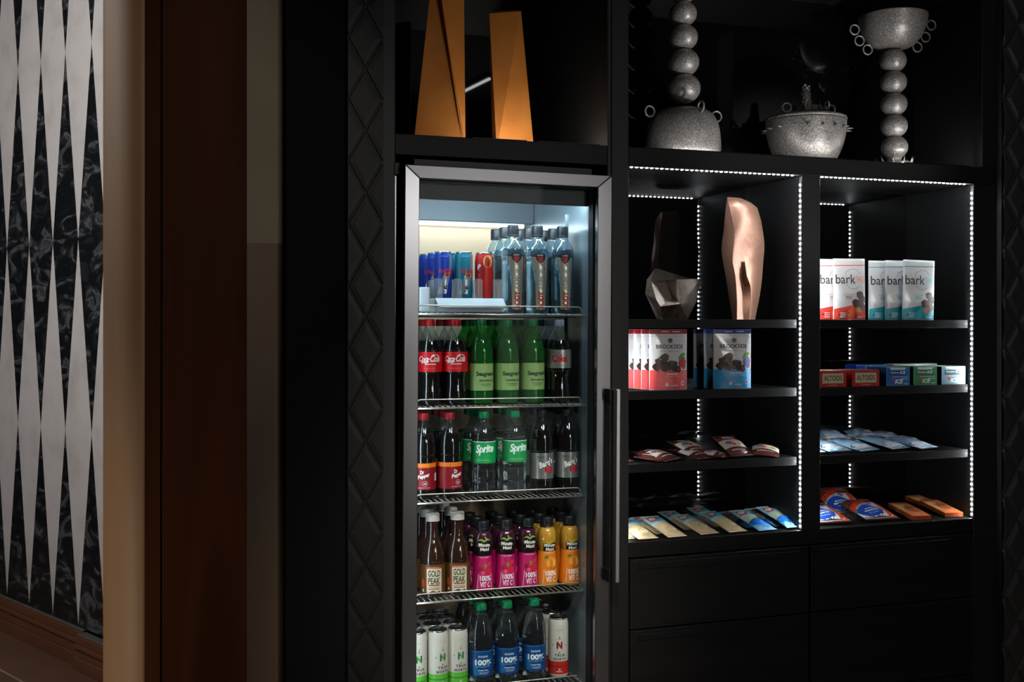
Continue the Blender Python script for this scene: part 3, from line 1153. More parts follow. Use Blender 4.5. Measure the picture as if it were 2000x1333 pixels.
#        py    left    r1    mid    r2   right   depths of r1, mid, r2
R_ = [(624, 1431, 1439.5, 1452, 1464, 1475, .045, .030, .040),
      (590, 1425, 1439.5, 1451, 1468, 1482, .050, .030, .034),
      (559, 1420, 1438, 1452, 1466, 1487, .054, .022, .040),
      (540, 1417, 1436, 1450, 1458, 1489, .058, .020, .048),
      (513, 1412, 1430.5, 1447, 1455, 1491, .060, .030, .030),
      (492, 1409, 1432, 1448, 1466, 1493, .060, .034, .022),
      (473, 1410, 1434, 1450, 1486, 1493.5, .060, .034, .008),
      (454, 1413, 1436, 1452, 1480, 1491, .058, .036, .018),
      (430, 1415, 1430, 1452, 1476, 1487, .048, .040, .022),
      (405, 1418, 1424, 1446, 1468, 1479.5, .030, .038, .016),
      (394, 1419.5, 1421.5, 1440, 1456, 1465, .016, .030, .012),
      (387.5, 1420, 1421, 1428, 1440, 1447, .006, .008, .004)]
for (py, l, r1, mid, r2, r, d1, dm, d2) in R_:
    X0 = X_(1451, YC)
    z = Z_(py, X0, YC) if py < 620 else Zs1
    def q(px, dy):
        p = P_(px, py, YC - dy)
        p.z = z
        return p
    rows.append([q(l, 0), q(r1, d1), q(mid, dm), q(r2, d2), q(r, 0), q(r - (r - l) * 0.2, -0.035), q(l + (r - l) * 0.25, -0.04)])
o = ringed(rows, 'rose_copper', 'faceted_vase', (X_(1451, YC), YC, Zs1))
tag(o, 'tall crumpled copper vase standing on the top shelf of the left bay', 'vase')

# --- bronze faceted bowl: angular shell open at the top with a notch in front
YQ = 3.0
mb = MB()
b0 = Vector((X_(1314, YQ), YQ, Zs1))


def q3(px, py, dy=0.0):
    return P_(px, py, YQ - dy) - b0


bl, br_, bm_ = q3(1283, 622, .02), q3(1343, 622, .01), q3(1296, 622, .04)
for p in (bl, br_, bm_):
    p.z = 0
bk = q3(1318, 622, -.05)
bk.z = 0
lo, up = q3(1260.5, 575, .015), q3(1263, 547, .01)
pk, sh_ = q3(1280, 524, -.05), q3(1324, 545, -.01)
ra, rm = q3(1369, 545, .0), q3(1360, 589, .0)
w1_, w2_, w3_, w4_, w5_ = q3(1271, 550, .045), q3(1322, 546, .04), q3(1329, 594, .05), q3(1290, 599, .062), q3(1282, 586, .06)
ri, rj = q3(1299, 547, -.005), q3(1313, 582, .01)
bk2 = q3(1350, 545, -.075)
V_ = [bl, bm_, br_, bk, lo, up, pk, sh_, ra, rm, w1_, w2_, w3_, w4_, w5_, ri, rj, bk2]
F = [(0, 4, 14, 1), (4, 5, 10, 14), (1, 14, 13), (1, 13, 12, 2), (12, 11, 8, 9), (2, 12, 9), (5, 6, 10), (6, 7, 11, 10)]
mb.add(V_, F, 'bronze')
mb.add(V_, [(7, 8, 11), (5, 4, 0, 3, 6), (6, 3, 17), (3, 2, 9, 8, 17), (7, 6, 17, 8), (0, 1, 2, 3)], 'bronze')
mb.add(V_, [(10, 15, 16, 13, 14), (15, 11, 12, 16), (13, 16, 12)], 'bronze_light')
o = mb.build('faceted_bowl', loc=b0, bevel=0.0008)
tag(o, 'squat angular bronze bowl with a pale hollow notch, left of the copper vase', 'bowl')

# ================================================================== BOTTLES AND CANS
def face(X, Y):
    return -atan2(X, Y)


def clip(prof, z, dr=0.0):
    out = []
    for (r0, z0), (r1, z1) in zip(prof, prof[1:]):
        if z0 > z:
            break
        out.append((max(r0 - dr, 0), z0))
        if z1 > z:
            out.append((r0 + (r1 - r0) * (z - z0) / (z1 - z0) - dr, z))
            break
    return out


def bottle(name, label, cat, group, prof, shellm, liquid, fill, cap, band, art):
    t = thing(name, label, cat, (0, 0, 0), group=group)
    prof = smoothp(prof, 5)
    mb = MB()
    mb.lathe([(0, prof[0][1])] + prof, shellm, 32)
    mb.build('bottle_body', t)
    if liquid:
        p = clip(prof, fill, 0.0009)
        p = [(r, z + 0.0012 if i == 0 else z) for i, (r, z) in enumerate(p)]
        mb = MB()
        mb.lathe([(0, p[0][1])] + p + [(0, fill)], liquid, 32)
        mb.build('drink', t)
    cm, cr, c0, c1 = cap
    mb = MB()
    mb.lathe([(cr * 0.99, c0), (cr, c0 + 0.002), (cr, c1 - 0.003), (cr * 0.93, c1), (0, c1)], cm, 28)
    mb.lathe([(cr * 1.04, c0 - 0.001), (cr * 1.06, c0 + 0.0005), (cr * 1.04, c0 + 0.002), (cr * 0.9, c0 + 0.002)], cm, 28)
    for k in range(28):
        a = 2 * pi * k / 28
        mb.box(cr * 0.98, cr * 1.025, -0.0006, 0.0006, c0 + 0.003, c1 - 0.003, cm, T=Matrix.Rotation(a, 4, 'Z'))
    mb.build('cap', t)
    if band:
        z0, z1, ink = band
        f = prof_r(prof)
        R = max(f(z0), f(z1), f((z0 + z1) / 2)) + 0.0004
        mb = MB()
        mb.lathe([(R, z0), (R, z1)], ink, 48)
        A = Art(cyl(R), mb)
        art(A, z0, z1)
        mb.build('label', t)
    elif art:
        mb = MB()
        f = prof_r(prof)
        A = Art(cyl(lambda z: f(z) + 0.0004), mb)
        art(A, 0, 0)
        mb.build('label', t)
    return t


def can(name, label, cat, group, R, H, ink, art, base=None):
    t = thing(name, label, cat, (0, 0, 0), group=group)
    prof = [(R * 0.72, 0.0), (R * 0.82, 0.002), (R * 0.97, 0.010), (R, 0.016), (R, H - 0.022), (R * 0.96, H - 0.012), (R * 0.88, H - 0.004)]
    mb = MB()
    mb.lathe([(0, 0.003)] + prof, ink, 40)
    A = Art(cyl(R), mb)
    art(A)
    mb.build('can_body', t)
    mb = MB()
    mb.lathe([(R * 0.88, H - 0.004), (R * 0.91, H - 0.002), (R * 0.905, H), (R * 0.86, H), (R * 0.83, H - 0.005), (0, H - 0.005)], 'cap_metal', 40)
    mb.build('lid', t)
    mb = MB()
    mb.lathe([(0.0, H - 0.0045), (0.004, H - 0.0045), (0.004, H - 0.003), (0, H - 0.003)], 'cap_metal', 12)
    mb.box(-0.005, 0.005, -0.014, 0.002, H - 0.004, H - 0.003, 'cap_metal')
    mb.build('pull_tab', t)
    return t


CONTOUR = [(0.024, 0.0), (0.0315, 0.006), (0.0345, 0.020), (0.0335, 0.040), (0.0305, 0.066), (0.0325, 0.086), (0.0358, 0.096), (0.0362, 0.100),
           (0.0362, 0.155), (0.0356, 0.160), (0.0330, 0.176), (0.0265, 0.196), (0.0185, 0.213), (0.0138, 0.222), (0.0132, 0.240)]
STRAIGHT = [(0.026, 0.0), (0.0335, 0.005), (0.0355, 0.016), (0.0355, 0.040), (0.0352, 0.044), (0.0352, 0.120), (0.0358, 0.128), (0.0350, 0.158),
            (0.0300, 0.184), (0.0205, 0.208), (0.0142, 0.221), (0.0134, 0.240)]


def a_cola(A, z0, z1):
    W = '#f6efe9'
    m_ = (z0 + z1) / 2
    for k in (0, 1):
        x = 0.0 if k == 0 else 0.115
        A.text('Coca', x - 0.0175, m_ + 0.0085, 0.030, 0.0165, W, bold=0.02, shear=0.38, gap=0.9)
        A.rect(x - 0.0025, x + 0.0008, m_ + 0.007, m_ + 0.0090, W)
        A.text('Cola', x + 0.0165, m_ + 0.0095, 0.030, 0.019, W, bold=0.02, shear=0.38, gap=0.9)
        A.line([(x - 0.024, m_ - 0.0035), (x - 0.019, m_ - 0.0005), (x - 0.010, m_ - 0.0025), (x - 0.003, m_ + 0.0005)], 0.0022, W)
        A.line([(x + 0.006, m_ + 0.018), (x + 0.014, m_ + 0.0205), (x + 0.024, m_ + 0.0195), (x + 0.029, m_ + 0.015)], 0.0018, W)
        A.small(x + 0.003, m_ - 0.0065, 0.032, 0.0022, W)
        A.rect(x - 0.018, x + 0.018, z0 + 0.0095, z0 + 0.0101, '#e88a80')


def a_ginger(A, z0, z1):
    K = '#20281a'
    for x in (0.0, 0.11):
        A.disc(x, z1 - 0.013, 0.004, 0.006, '#c9b06a')
        A.line([(x - 0.005, z1 - 0.019), (x, z1 - 0.011), (x + 0.005, z1 - 0.019)], 0.0012, '#b58f5a')
        A.text("Seagram's", x + 0.004, z1 - 0.031, 0.064, 0.0165, K, bold=0.03)
        A.text('GINGER ALE', x + 0.004, z1 - 0.049, 0.046, 0.0055, K, bold=0.04, gap=1.2)
        A.small(x + 0.002, z1 - 0.059, 0.034, 0.0020, '#4c5a38')
        A.small(x + 0.002, z1 - 0.064, 0.026, 0.0016, '#4c5a38')


def a_diet(A, z0, z1):
    m_ = (z0 + z1) / 2
    for x in (0.0, 0.115):
        A.text('Coke', x, m_ + 0.002, 0.046, 0.023, '#c81828', bold=0.035, gap=0.92)
        A.text('Diet', x - 0.017, z1 - 0.006, 0.010, 0.004, '#303030')
        A.small(x + 0.002, z0 + 0.007, 0.036, 0.0018, '#777777')


def a_pepper(A, z0, z1):
    W = '#f4e8e2'
    A.rect(-0.115, 0.115, z1 - 0.013, z1 - 0.001, '#e87a20')
    for x in (-0.10, -0.06, -0.02, 0.02, 0.06, 0.10):
        A.text('*', x, z1 - 0.007, 0.004, 0.004, '#7a2010', off=0.0008)
    for x in (0.0, 0.11):
        A.disc(x, z0 + 0.043, 0.021, 0.0155, '#7e0c1a', a=0.35)
        A.text('Dr', x - 0.004, z0 + 0.050, 0.012, 0.011, W, bold=0.03, shear=0.3, rot=0.2, off=0.0009)
        A.text('Pepper', x + 0.001, z0 + 0.038, 0.036, 0.0145, W, bold=0.03, shear=0.3, rot=0.25, off=0.0009)
        A.disc(x + 0.004, z0 + 0.018, 0.008, 0.008, '#d8c0b8')
        A.disc(x + 0.004, z0 + 0.018, 0.0068, 0.0068, '#7e0c1a', off=0.0006)
        A.text('23', x + 0.004, z0 + 0.018, 0.008, 0.006, W, bold=0.02, off=0.0009)
        A.small(x + 0.002, z0 + 0.006, 0.036, 0.0018, '#c9a0a0')
    A.rect(0.037, 0.056, z0 + 0.024, z0 + 0.046, '#d9c8b8')


def a_sprite(A, z0, z1):
    W = '#e9f5ee'
    A.rect(-0.11, 0.11, z1 - 0.0022, z1, '#cfe8dc')
    for x in (0.0, 0.112):
        A.text('Sprite', x, z1 - 0.0235, 0.056, 0.031, W, bold=0.035, shear=0.28, rot=0.06, gap=0.95)
        A.text('Lemon-Lime', x + 0.004, z0 + 0.0095, 0.020, 0.0032, '#c5d82e', bold=0.02)
        A.small(x - 0.017, z0 + 0.0095, 0.016, 0.0018, '#8fd0ac')


def a_root(A, z0, z1):
    for x in (0.0, 0.11):
        A.disc(x + 0.010, z0 + 0.027, 0.0135, 0.014, '#a81822')
        A.disc(x + 0.010, z0 + 0.027, 0.008, 0.009, '#c43038', off=0.0006)
        A.text("Barq's", x + 0.002, z0 + 0.044, 0.046, 0.024, '#16161a', bold=0.065, shear=0.25, rot=0.38, off=0.0009)
        A.text("Barq's", x + 0.0015, z0 + 0.0445, 0.045, 0.0235, '#efe9dd', bold=0.03, shear=0.25, rot=0.38, off=0.0013)
        A.small(x - 0.014, z1 - 0.012, 0.022, 0.0030, '#44464a')
        A.text('FAMOUS OLDE TYME', x - 0.014, z1 - 0.018, 0.024, 0.0020, '#44464a')
        A.small(x + 0.0, z0 + 0.008, 0.040, 0.0018, '#77787c')
        A.small(x - 0.02, z0 + 0.020, 0.014, 0.0014, '#77787c')


def a_tea(A, z0, z1):
    for x in (0.0, 0.11):
        A.rect(x - 0.024, x + 0.024, z0 + 0.004, z1 - 0.006, '#b4401c')
        A.rect(x - 0.021, x + 0.0225, z0 + 0.002, z1 - 0.012, '#d6cbb2', off=0.0006)
        A.text('GOLD', x, z1 - 0.025, 0.035, 0.0185, '#4c4a22', bold=0.03, off=0.001)
        A.text('PEAK', x, z1 - 0.046, 0.035, 0.0185, '#4c4a22', bold=0.03, off=0.001)
        A.text('REAL BREWED TEA', x, z1 - 0.0092, 0.030, 0.0022, '#e8d8c0', off=0.0008)
        A.rect(x - 0.016, x + 0.016, z0 + 0.024, z0 + 0.0275, '#b03a20', off=0.0009)
        A.small(x, z0 + 0.0195, 0.032, 0.0016, '#77603c', off=0.0009)
        A.rect(x - 0.016, x + 0.016, z0 + 0.0135, z0 + 0.016, '#b03a20', off=0.0009)
        A.poly([(x - 0.020, z0 + 0.002), (x - 0.004, z0 + 0.011), (x + 0.008, z0 + 0.006), (x + 0.015, z0 + 0.010), (x + 0.021, z0 + 0.002)], '#3c4a26', off=0.0009)
        A.disc(x - 0.034, z0 + 0.030, 0.0055, 0.012, '#c04a18')
        A.rect(x - 0.036, x - 0.031, z0 + 0.006, z0 + 0.014, '#d8d0c0')


def juice(kind):
    def art(A, z0, z1):
        pink = kind == 'pink'
        base, W = ('#b8105e', '#f4dce6') if pink else ('#e87a12', '#fdeede')
        A.rect(-0.092, 0.092, 0.010, 0.108, base)
        for x in (0.0, 0.095):
            if pink:
                A.poly([(x - 0.026, 0.110), (x + 0.026, 0.110), (x + 0.023, 0.150), (x + 0.010, 0.158), (x, 0.152), (x - 0.012, 0.158), (x - 0.023, 0.150)], '#120c0c', off=0.0008)
            else:
                A.poly([(x - 0.018, 0.110), (x + 0.022, 0.110), (x + 0.020, 0.136), (x, 0.131), (x - 0.017, 0.137)], '#120c0c', off=0.0008)
            g = '#7fa03a' if pink else '#c8a81e'
            zt2 = 0.160 if pink else 0.141
            A.poly([(x - 0.019, zt2 - 0.007), (x - 0.007, zt2 - 0.001), (x, zt2 - 0.006), (x + 0.008, zt2), (x + 0.020, zt2 - 0.006), (x + 0.008, zt2 - 0.0065), (x, zt2 - 0.012), (x - 0.008, zt2 - 0.0065)], g, off=0.0011)
            h0 = 0.141 if pink else 0.1275
            A.text('Minute', x + 0.001, h0, 0.033, 0.0105, '#eae0d8', bold=0.035, off=0.0012)
            A.text('Maid', x + 0.002, h0 - 0.0125, 0.025, 0.0100, '#eae0d8', bold=0.035, off=0.0012)
            A.text('CHERRY BERRY' if pink else 'ORANGE JUICE', x + 0.001, 0.104, 0.034, 0.0025, W, off=0.0008)
            if pink:
                for (dx, dz, r_, c_) in ((0.004, 0.078, 0.012, '#c01424'), (-0.010, 0.070, 0.007, '#8c0a3a'), (0.014, 0.064, 0.009, '#d8203a'), (-0.003, 0.060, 0.006, '#e04a5c'), (0.017, 0.085, 0.006, '#d83050')):
                    A.disc(x + dx, dz, r_, r_, c_, off=0.0007 + dz * 0.001)
                A.poly([(x, 0.086), (x + 0.009, 0.083), (x + 0.004, 0.070), (x + 0.001, 0.076)], '#7c7a38', off=0.0012)
            else:
                A.disc(x + 0.006, 0.074, 0.0165, 0.0175, '#f29a2e', off=0.0007)
                A.disc(x + 0.007, 0.074, 0.013, 0.014, '#f6ab50', off=0.0009)
                A.disc(x + 0.010, 0.061, 0.011, 0.004, '#d85e14', off=0.0011)
                A.disc(x - 0.008, 0.092, 0.007, 0.004, '#4a7a28', off=0.0011, a=0.4)
            A.text('100%', x + 0.004, 0.045, 0.032, 0.0155, W, bold=0.03, off=0.0012)
            A.text('VIT C', x + 0.003, 0.027, 0.029, 0.0155, W, bold=0.03, off=0.0012)
            A.line([(x - 0.016, 0.056), (x - 0.0185, 0.030), (x - 0.021, 0.014)], 0.0013, W, off=0.001)
            A.line([(x + 0.022, 0.056), (x + 0.0225, 0.030), (x + 0.0245, 0.014)], 0.0013, W, off=0.001)
    return art


def a_water(A, z0, z1):
    W = '#d8e6ee'
    for x in (0.0, 0.11):
        A.poly([(x - 0.028, z0 + 0.002), (x - 0.010, z0 + 0.006), (x - 0.020, z0 + 0.040), (x - 0.033, z0 + 0.050)], '#0f5f9a')
        A.text('DASANI', x, z1 - 0.0165, 0.027, 0.0060, W, bold=0.015, gap=1.1)
        A.text('100%', x + 0.001, z1 - 0.0335, 0.050, 0.0165, W, bold=0.045)
        A.text('RECYCLED BOTTLE*', x + 0.001, z1 - 0.0455, 0.044, 0.0034, '#7fb0d0', bold=0.02)
        A.text('Purified Water', x + 0.001, z1 - 0.056, 0.030, 0.0044, W, bold=0.02)
        A.rect(x - 0.017, x + 0.019, z1 - 0.0632, z1 - 0.0622, W)
        A.rect(x - 0.012, x + 0.014, z1 - 0.0668, z1 - 0.066, W)
    A.rect(-0.112, 0.112, z1 - 0.003, z1, '#1a6aa8')


def a_sport(A, z0, z1):
    for x in (0.0, 0.108):
        A.poly([(x - 0.024, 0.166), (x + 0.024, 0.166), (x + 0.0165, 0.148), (x + 0.0145, 0.03), (x + 0.0155, 0.012), (x - 0.0125, 0.012), (x - 0.011, 0.040),
                (x - 0.0115, 0.085), (x - 0.017, 0.128), (x - 0.0235, 0.142)], '#cbbfa8m', off=0.0005)
        A.poly([(x - 0.0235, 0.142), (x - 0.017, 0.128), (x - 0.0115, 0.085), (x - 0.0145, 0.080), (x - 0.021, 0.124), (x - 0.028, 0.134)], '#5a8aa8', off=0.0007)
        A.poly([(x - 0.013, 0.176), (x + 0.014, 0.176), (x + 0.017, 0.171), (x + 0.014, 0.158), (x + 0.001, 0.145), (x - 0.012, 0.158), (x - 0.015, 0.171)], '#14161a', off=0.0009)
        A.poly([(x - 0.009, 0.166), (x + 0.010, 0.166), (x + 0.008, 0.156), (x + 0.0005, 0.148), (x - 0.0075, 0.156)], '#a81c20', off=0.0012)
        A.text('SUPER', x, 0.1705, 0.018, 0.0035, '#d8d0c8', bold=0.02, off=0.0013)
        A.text('BODY', x + 0.002, 0.040, 0.052, 0.0165, '#b81c24', bold=0.06, rot=pi / 2, off=0.001)
        A.text('ARMOR', x + 0.002, 0.101, 0.064, 0.0165, '#9a948c', bold=0.02, rot=pi / 2, off=0.001)
        A.text('SPORT WATER', x - 0.021, 0.070, 0.060, 0.0040, '#3d6c92', rot=pi / 2, off=0.001)
        for k in range(5):
            A.rect(x - 0.030, x - 0.020, 0.095 + k * 0.005, 0.0962 + k * 0.005, '#4b7898', off=0.0008)


def energy(base, silver, kind):
    def art(A):
        R = 0.0265
        if kind != 'red':
            for x in (0.0, 0.083):
                A.poly([(x + 0.014, 0.126), (x + 0.035, 0.126), (x + 0.024, 0.070), (x + 0.012, 0.070)], silver, off=0.0002)
                A.poly([(x - 0.006, 0.066), (x + 0.014, 0.066), (x + 0.002, 0.012), (x - 0.024, 0.012)], silver, off=0.0002)
                A.disc(x + 0.006, 0.066, 0.010, 0.008, '#e8a018', off=0.0005)
                A.text('Red Bull', x + 0.002, 0.078, 0.040, 0.0125, '#d02048', bold=0.035, off=0.0009)
                A.poly([(x - 0.004, 0.064), (x + 0.002, 0.071), (x + 0.008, 0.068), (x + 0.014, 0.071), (x + 0.012, 0.064), (x + 0.006, 0.061)], '#b02018', off=0.0008)
                A.small(x - 0.002, 0.120, 0.022, 0.0018, '#88a0c8')
                A.small(x + 0.002, 0.056, 0.022, 0.0018, '#a090c8')
        else:
            for x in (0.0, 0.083):
                A.disc(x + 0.010, 0.108, 0.015, 0.018, '#d8c070', off=0.0004)
                A.text('Red', x + 0.013, 0.113, 0.014, 0.008, '#b02418', bold=0.03, off=0.0008)
                A.text('Bull', x + 0.013, 0.103, 0.014, 0.008, '#b02418', bold=0.03, off=0.0008)
                A.disc(x - 0.016, 0.090, 0.007, 0.011, '#c8c0c8', off=0.0004)
                A.poly([(x - 0.022, 0.082), (x - 0.008, 0.098), (x + 0.002, 0.078), (x - 0.004, 0.060), (x - 0.018, 0.064)], '#a01818', off=0.0005)
    return art


def sparkling(tone, dark):
    def art(A):
        A.rect(-0.094, 0.094, 0.016, 0.054, tone, 0.0002)
        A.rect(-0.094, 0.094, 0.038, 0.040, dark, 0.0004)
        for x in (0.0, 0.094):
            for s in (-1, 1):
                for k in range(12):
                    a = pi / 2 * s + (k - 5.5) * 0.12
                    A.disc(x + 0.0175 * cos(a + (0 if s > 0 else 0)), 0.102 + 0.0185 * sin(a), 0.0007, 0.0007, '#a8b0a0', 0.0005, 6)
            A.text('N', x, 0.102, 0.017, 0.021, dark, bold=0.05, off=0.0007)
            A.poly([(x - 0.0085, 0.112), (x - 0.005, 0.112), (x + 0.0085, 0.092), (x + 0.005, 0.092)], tone, off=0.001)
            A.poly([(x - 0.0012, 0.120), (x + 0.0012, 0.120), (x, 0.134)], dark, off=0.0007)
            A.poly([(x - 0.002, 0.082), (x + 0.002, 0.082), (x, 0.077)], dark, off=0.0007)
            A.poly([(x - 0.0225, 0.102), (x - 0.019, 0.100), (x - 0.019, 0.104)], dark, off=0.0007)
            A.poly([(x + 0.0225, 0.102), (x + 0.019, 0.100), (x + 0.019, 0.104)], dark, off=0.0007)
            A.text('TRUE', x + 0.001, 0.0725, 0.030, 0.0075, '#302a2c', bold=0.03, gap=1.35, off=0.0007)
            A.text('NORTH', x + 0.001, 0.0610, 0.038, 0.0075, '#302a2c', bold=0.03, gap=1.35, off=0.0007)
            A.small(x, 0.147, 0.022, 0.0025, '#b8b0a0')
            A.text('X', x, 0.030, 0.008, 0.006, '#f0e8e0', bold=0.02, off=0.0007)
            A.small(x, 0.0235, 0.020, 0.0015, '#f0e8e0')
    return art


ORD = ['', 'next to the front', 'third from the door', 'fourth from the door', 'fifth from the door']


def row(proto, fronts, Z, short, Y=3.02, deep=3, step=0.077, first_used=None):
    """fronts: (px, label, yaw offset, [x shift]); the copies behind each carry their own label"""
    g = proto.get('group')
    used = False
    for (px, lab, off) in fronts:
        X = X_(px, Y)
        for k in range(deep):
            y = Y + k * step
            rz = face(X, y) + off + (random.uniform(-0.5, 0.5) if k else 0)
            l = lab if k == 0 else '%s standing behind %s, %s' % (short, lab.split(',')[0], ORD[k])
            l = ' '.join(l.split()[:16])
            x = X + (random.uniform(-0.002, 0.002) if k else 0)
            if not used:
                proto.location = (x, y, Z)
                proto.rotation_euler = (0, 0, rz)
                proto['label'] = l
                used = True
            else:
                dup(proto, (x, y, Z), rz, l, g)


Zs = [z + 0.0045 for z in SHZ]
# --- second shelf
p = bottle('soda_bottle', '', 'bottle', 'red label cola bottles', CONTOUR, 'pet_clear', 'cola', 0.187, ('#c8141c', 0.0152, 0.229, 0.2475), (0.098, 0.155, '#d4101c'), a_cola)
row(p, [(839, 'leftmost red-capped cola bottle, red label, second fridge shelf', 0.0),
        (889, 'second red-capped cola bottle, red label, beside the green bottles', 0.02)], Zs[1], 'red-capped cola bottle')
p = bottle('soda_bottle', '', 'bottle', 'green ginger ale bottles', STRAIGHT, 'pet_green', 'ale', 0.183, ('#0a7a3c', 0.0152, 0.229, 0.2475), (0.042, 0.120, '#93b56c'), a_ginger)
row(p, [(939.5, 'left green ginger ale bottle, pale green label', 0.40),
        (990, 'middle green ginger ale bottle, pale green label', 0.46),
        (1040, 'right green ginger ale bottle, pale green label', 0.40)], Zs[1], 'green bottle')
p = bottle('soda_bottle', '', 'bottle', 'silver label cola bottles', CONTOUR, 'pet_clear', 'cola', 0.187, ('#aebdd0', 0.0152, 0.229, 0.2475), (0.104, 0.158, '#b9b4adm'), a_diet)
row(p, [(1092, 'silver-label diet cola bottle, at the right end of the second fridge shelf', 0.05)], Zs[1], 'pale-capped cola bottle')
# --- third shelf
p = bottle('soda_bottle', '', 'bottle', 'maroon label soda bottles', STRAIGHT, 'pet_clear', 'cola', 0.185, ('#b0202c', 0.0150, 0.227, 0.2455), (0.030, 0.106, '#86101c'), a_pepper)
row(p, [(827, 'left maroon-label soda bottle, red cap, third fridge shelf', 0.0),
        (878, 'right maroon-label soda bottle, red cap, beside the clear bottles', 0.62)], Zs[2], 'red-capped dark bottle')
LL = [(0.026, 0.0), (0.0335, 0.006), (0.0350, 0.020), (0.0335, 0.040), (0.0350, 0.060), (0.0335, 0.080), (0.0352, 0.094), (0.0352, 0.162), (0.0345, 0.168),
      (0.0300, 0.186), (0.0205, 0.208), (0.0142, 0.221), (0.0134, 0.240)]
p = bottle('soda_bottle', '', 'bottle', 'clear lemon lime bottles', LL, 'pet_water', 'water_grey', 0.180, ('#0f8a58', 0.0150, 0.227, 0.2455), (0.098, 0.161, '#12924e'), a_sprite)
row(p, [(944.5, 'left clear lemon-lime bottle, green label and cap', 0.12),
        (1005, 'right clear lemon-lime bottle, green label and cap', 0.40)], Zs[2], 'green-capped clear bottle')
dup(p, (X_(926, 3.09), 3.085, Zs[2]), face(X_(926, 3.09), 3.09) + 0.1, 'clear lemon-lime bottle squeezed behind the left one, half its label hidden', 'clear lemon lime bottles')
p = bottle('soda_bottle', '', 'bottle', 'silver label root beer bottles', STRAIGHT, 'pet_clear', 'cola', 0.185, ('#1c1a20', 0.0150, 0.227, 0.2455), (0.045, 0.121, '#a3a3a3m'), a_root)
row(p, [(1058, 'left silver-label root beer bottle, dark cap', 0.35),
        (1108, 'right silver-label root beer bottle, dark cap', 0.30)], Zs[2], 'dark-capped root beer bottle')
# --- fourth shelf
TEA = [(0.028, 0.0), (0.0345, 0.005), (0.0362, 0.018), (0.0362, 0.095), (0.0362, 0.102), (0.0345, 0.122), (0.0280, 0.148), (0.0195, 0.168), (0.0165, 0.185), (0.0162, 0.210), (0.0160, 0.226)]
p = bottle('tea_bottle', '', 'bottle', 'brown tea bottles', TEA, 'pet_clear', 'tea', 0.212, ('#b8ada6', 0.0195, 0.216, 0.237), (0.012, 0.096, '#5a3c1c'), a_tea)
row(p, [(845, 'left brown tea bottle, white cap, fourth fridge shelf', 0.12),
        (893.5, 'right brown tea bottle, white cap, beside the pink juices', 0.16)], Zs[3], 'white-capped tea bottle', deep=3)
JU = [(0.024, 0.0), (0.0295, 0.004), (0.0312, 0.014), (0.0300, 0.050), (0.0268, 0.092), (0.0252, 0.106), (0.0265, 0.114), (0.0290, 0.132), (0.0290, 0.155), (0.0245, 0.171), (0.0175, 0.180), (0.0165, 0.190)]
p = bottle('juice_bottle', '', 'bottle', 'pink juice bottles', JU, 'pet_clear', 'juice_pink', 0.176, ('#141318', 0.0185, 0.184, 0.207), None, juice('pink'))
row(p, [(943, 'left pink berry juice bottle, dark cap', 0.12),
        (988, 'middle pink berry juice bottle, dark cap', 0.08),
        (1030, 'right pink berry juice bottle, dark cap', 0.25)], Zs[3], 'dark-capped juice bottle', step=0.068)
p = bottle('juice_bottle', '', 'bottle', 'orange juice bottles', JU, 'pet_clear', 'juice_orange', 0.176, ('#141318', 0.0185, 0.184, 0.207), None, juice('orange'))
row(p, [(1068, 'left orange juice bottle, dark cap', 0.28),
        (1112, 'right orange juice bottle, dark cap', 0.32)], Zs[3], 'dark-capped orange juice bottle', step=0.068)
# --- bottom shelf
p = can('sparkling_can', '', 'can', 'white cans with a green base', 0.0298, 0.176, '#c9bfb2', sparkling('#58b030', '#1c5a3a'))
row(p, [(813.5, 'leftmost white can with green base, cut by the door frame', 0.25),
        (855, 'middle white can with green base, bottom fridge shelf', 0.50),
        (893.5, 'right white can with green base, beside the water bottles', 0.34)], Zs[4], 'white green-based can', deep=4, step=0.064)
WA_ = [(0.026, 0.0), (0.0335, 0.006), (0.0350, 0.020), (0.0338, 0.034), (0.0352, 0.038), (0.0352, 0.110), (0.0358, 0.122), (0.0352, 0.140), (0.0330, 0.160), (0.0280, 0.185), (0.0195, 0.208), (0.0138, 0.221), (0.0132, 0.236)]
p = bottle('water_bottle', '', 'bottle', 'clear water bottles', WA_, 'pet_water', 'water_grey', 0.205, ('#0f8250', 0.0152, 0.221, 0.240), (0.036, 0.110, '#0c3f78'), a_water)
row(p, [(939.5, 'left clear water bottle, blue label and green cap', 0.18),
        (990, 'middle clear water bottle, blue label and green cap', 0.22),
        (1043, 'right clear water bottle, blue label and green cap', 0.15)], Zs[4], 'green-capped water bottle', deep=3)
p = can('sparkling_can', '', 'can', 'white cans with a red base', 0.0298, 0.180, '#c9bfb2', sparkling('#b8241c', '#7a1420'))
row(p, [(1090.5, 'white can with red base, right end of the bottom fridge shelf', 0.12)], Zs[4], 'white red-based can', deep=5, step=0.064)
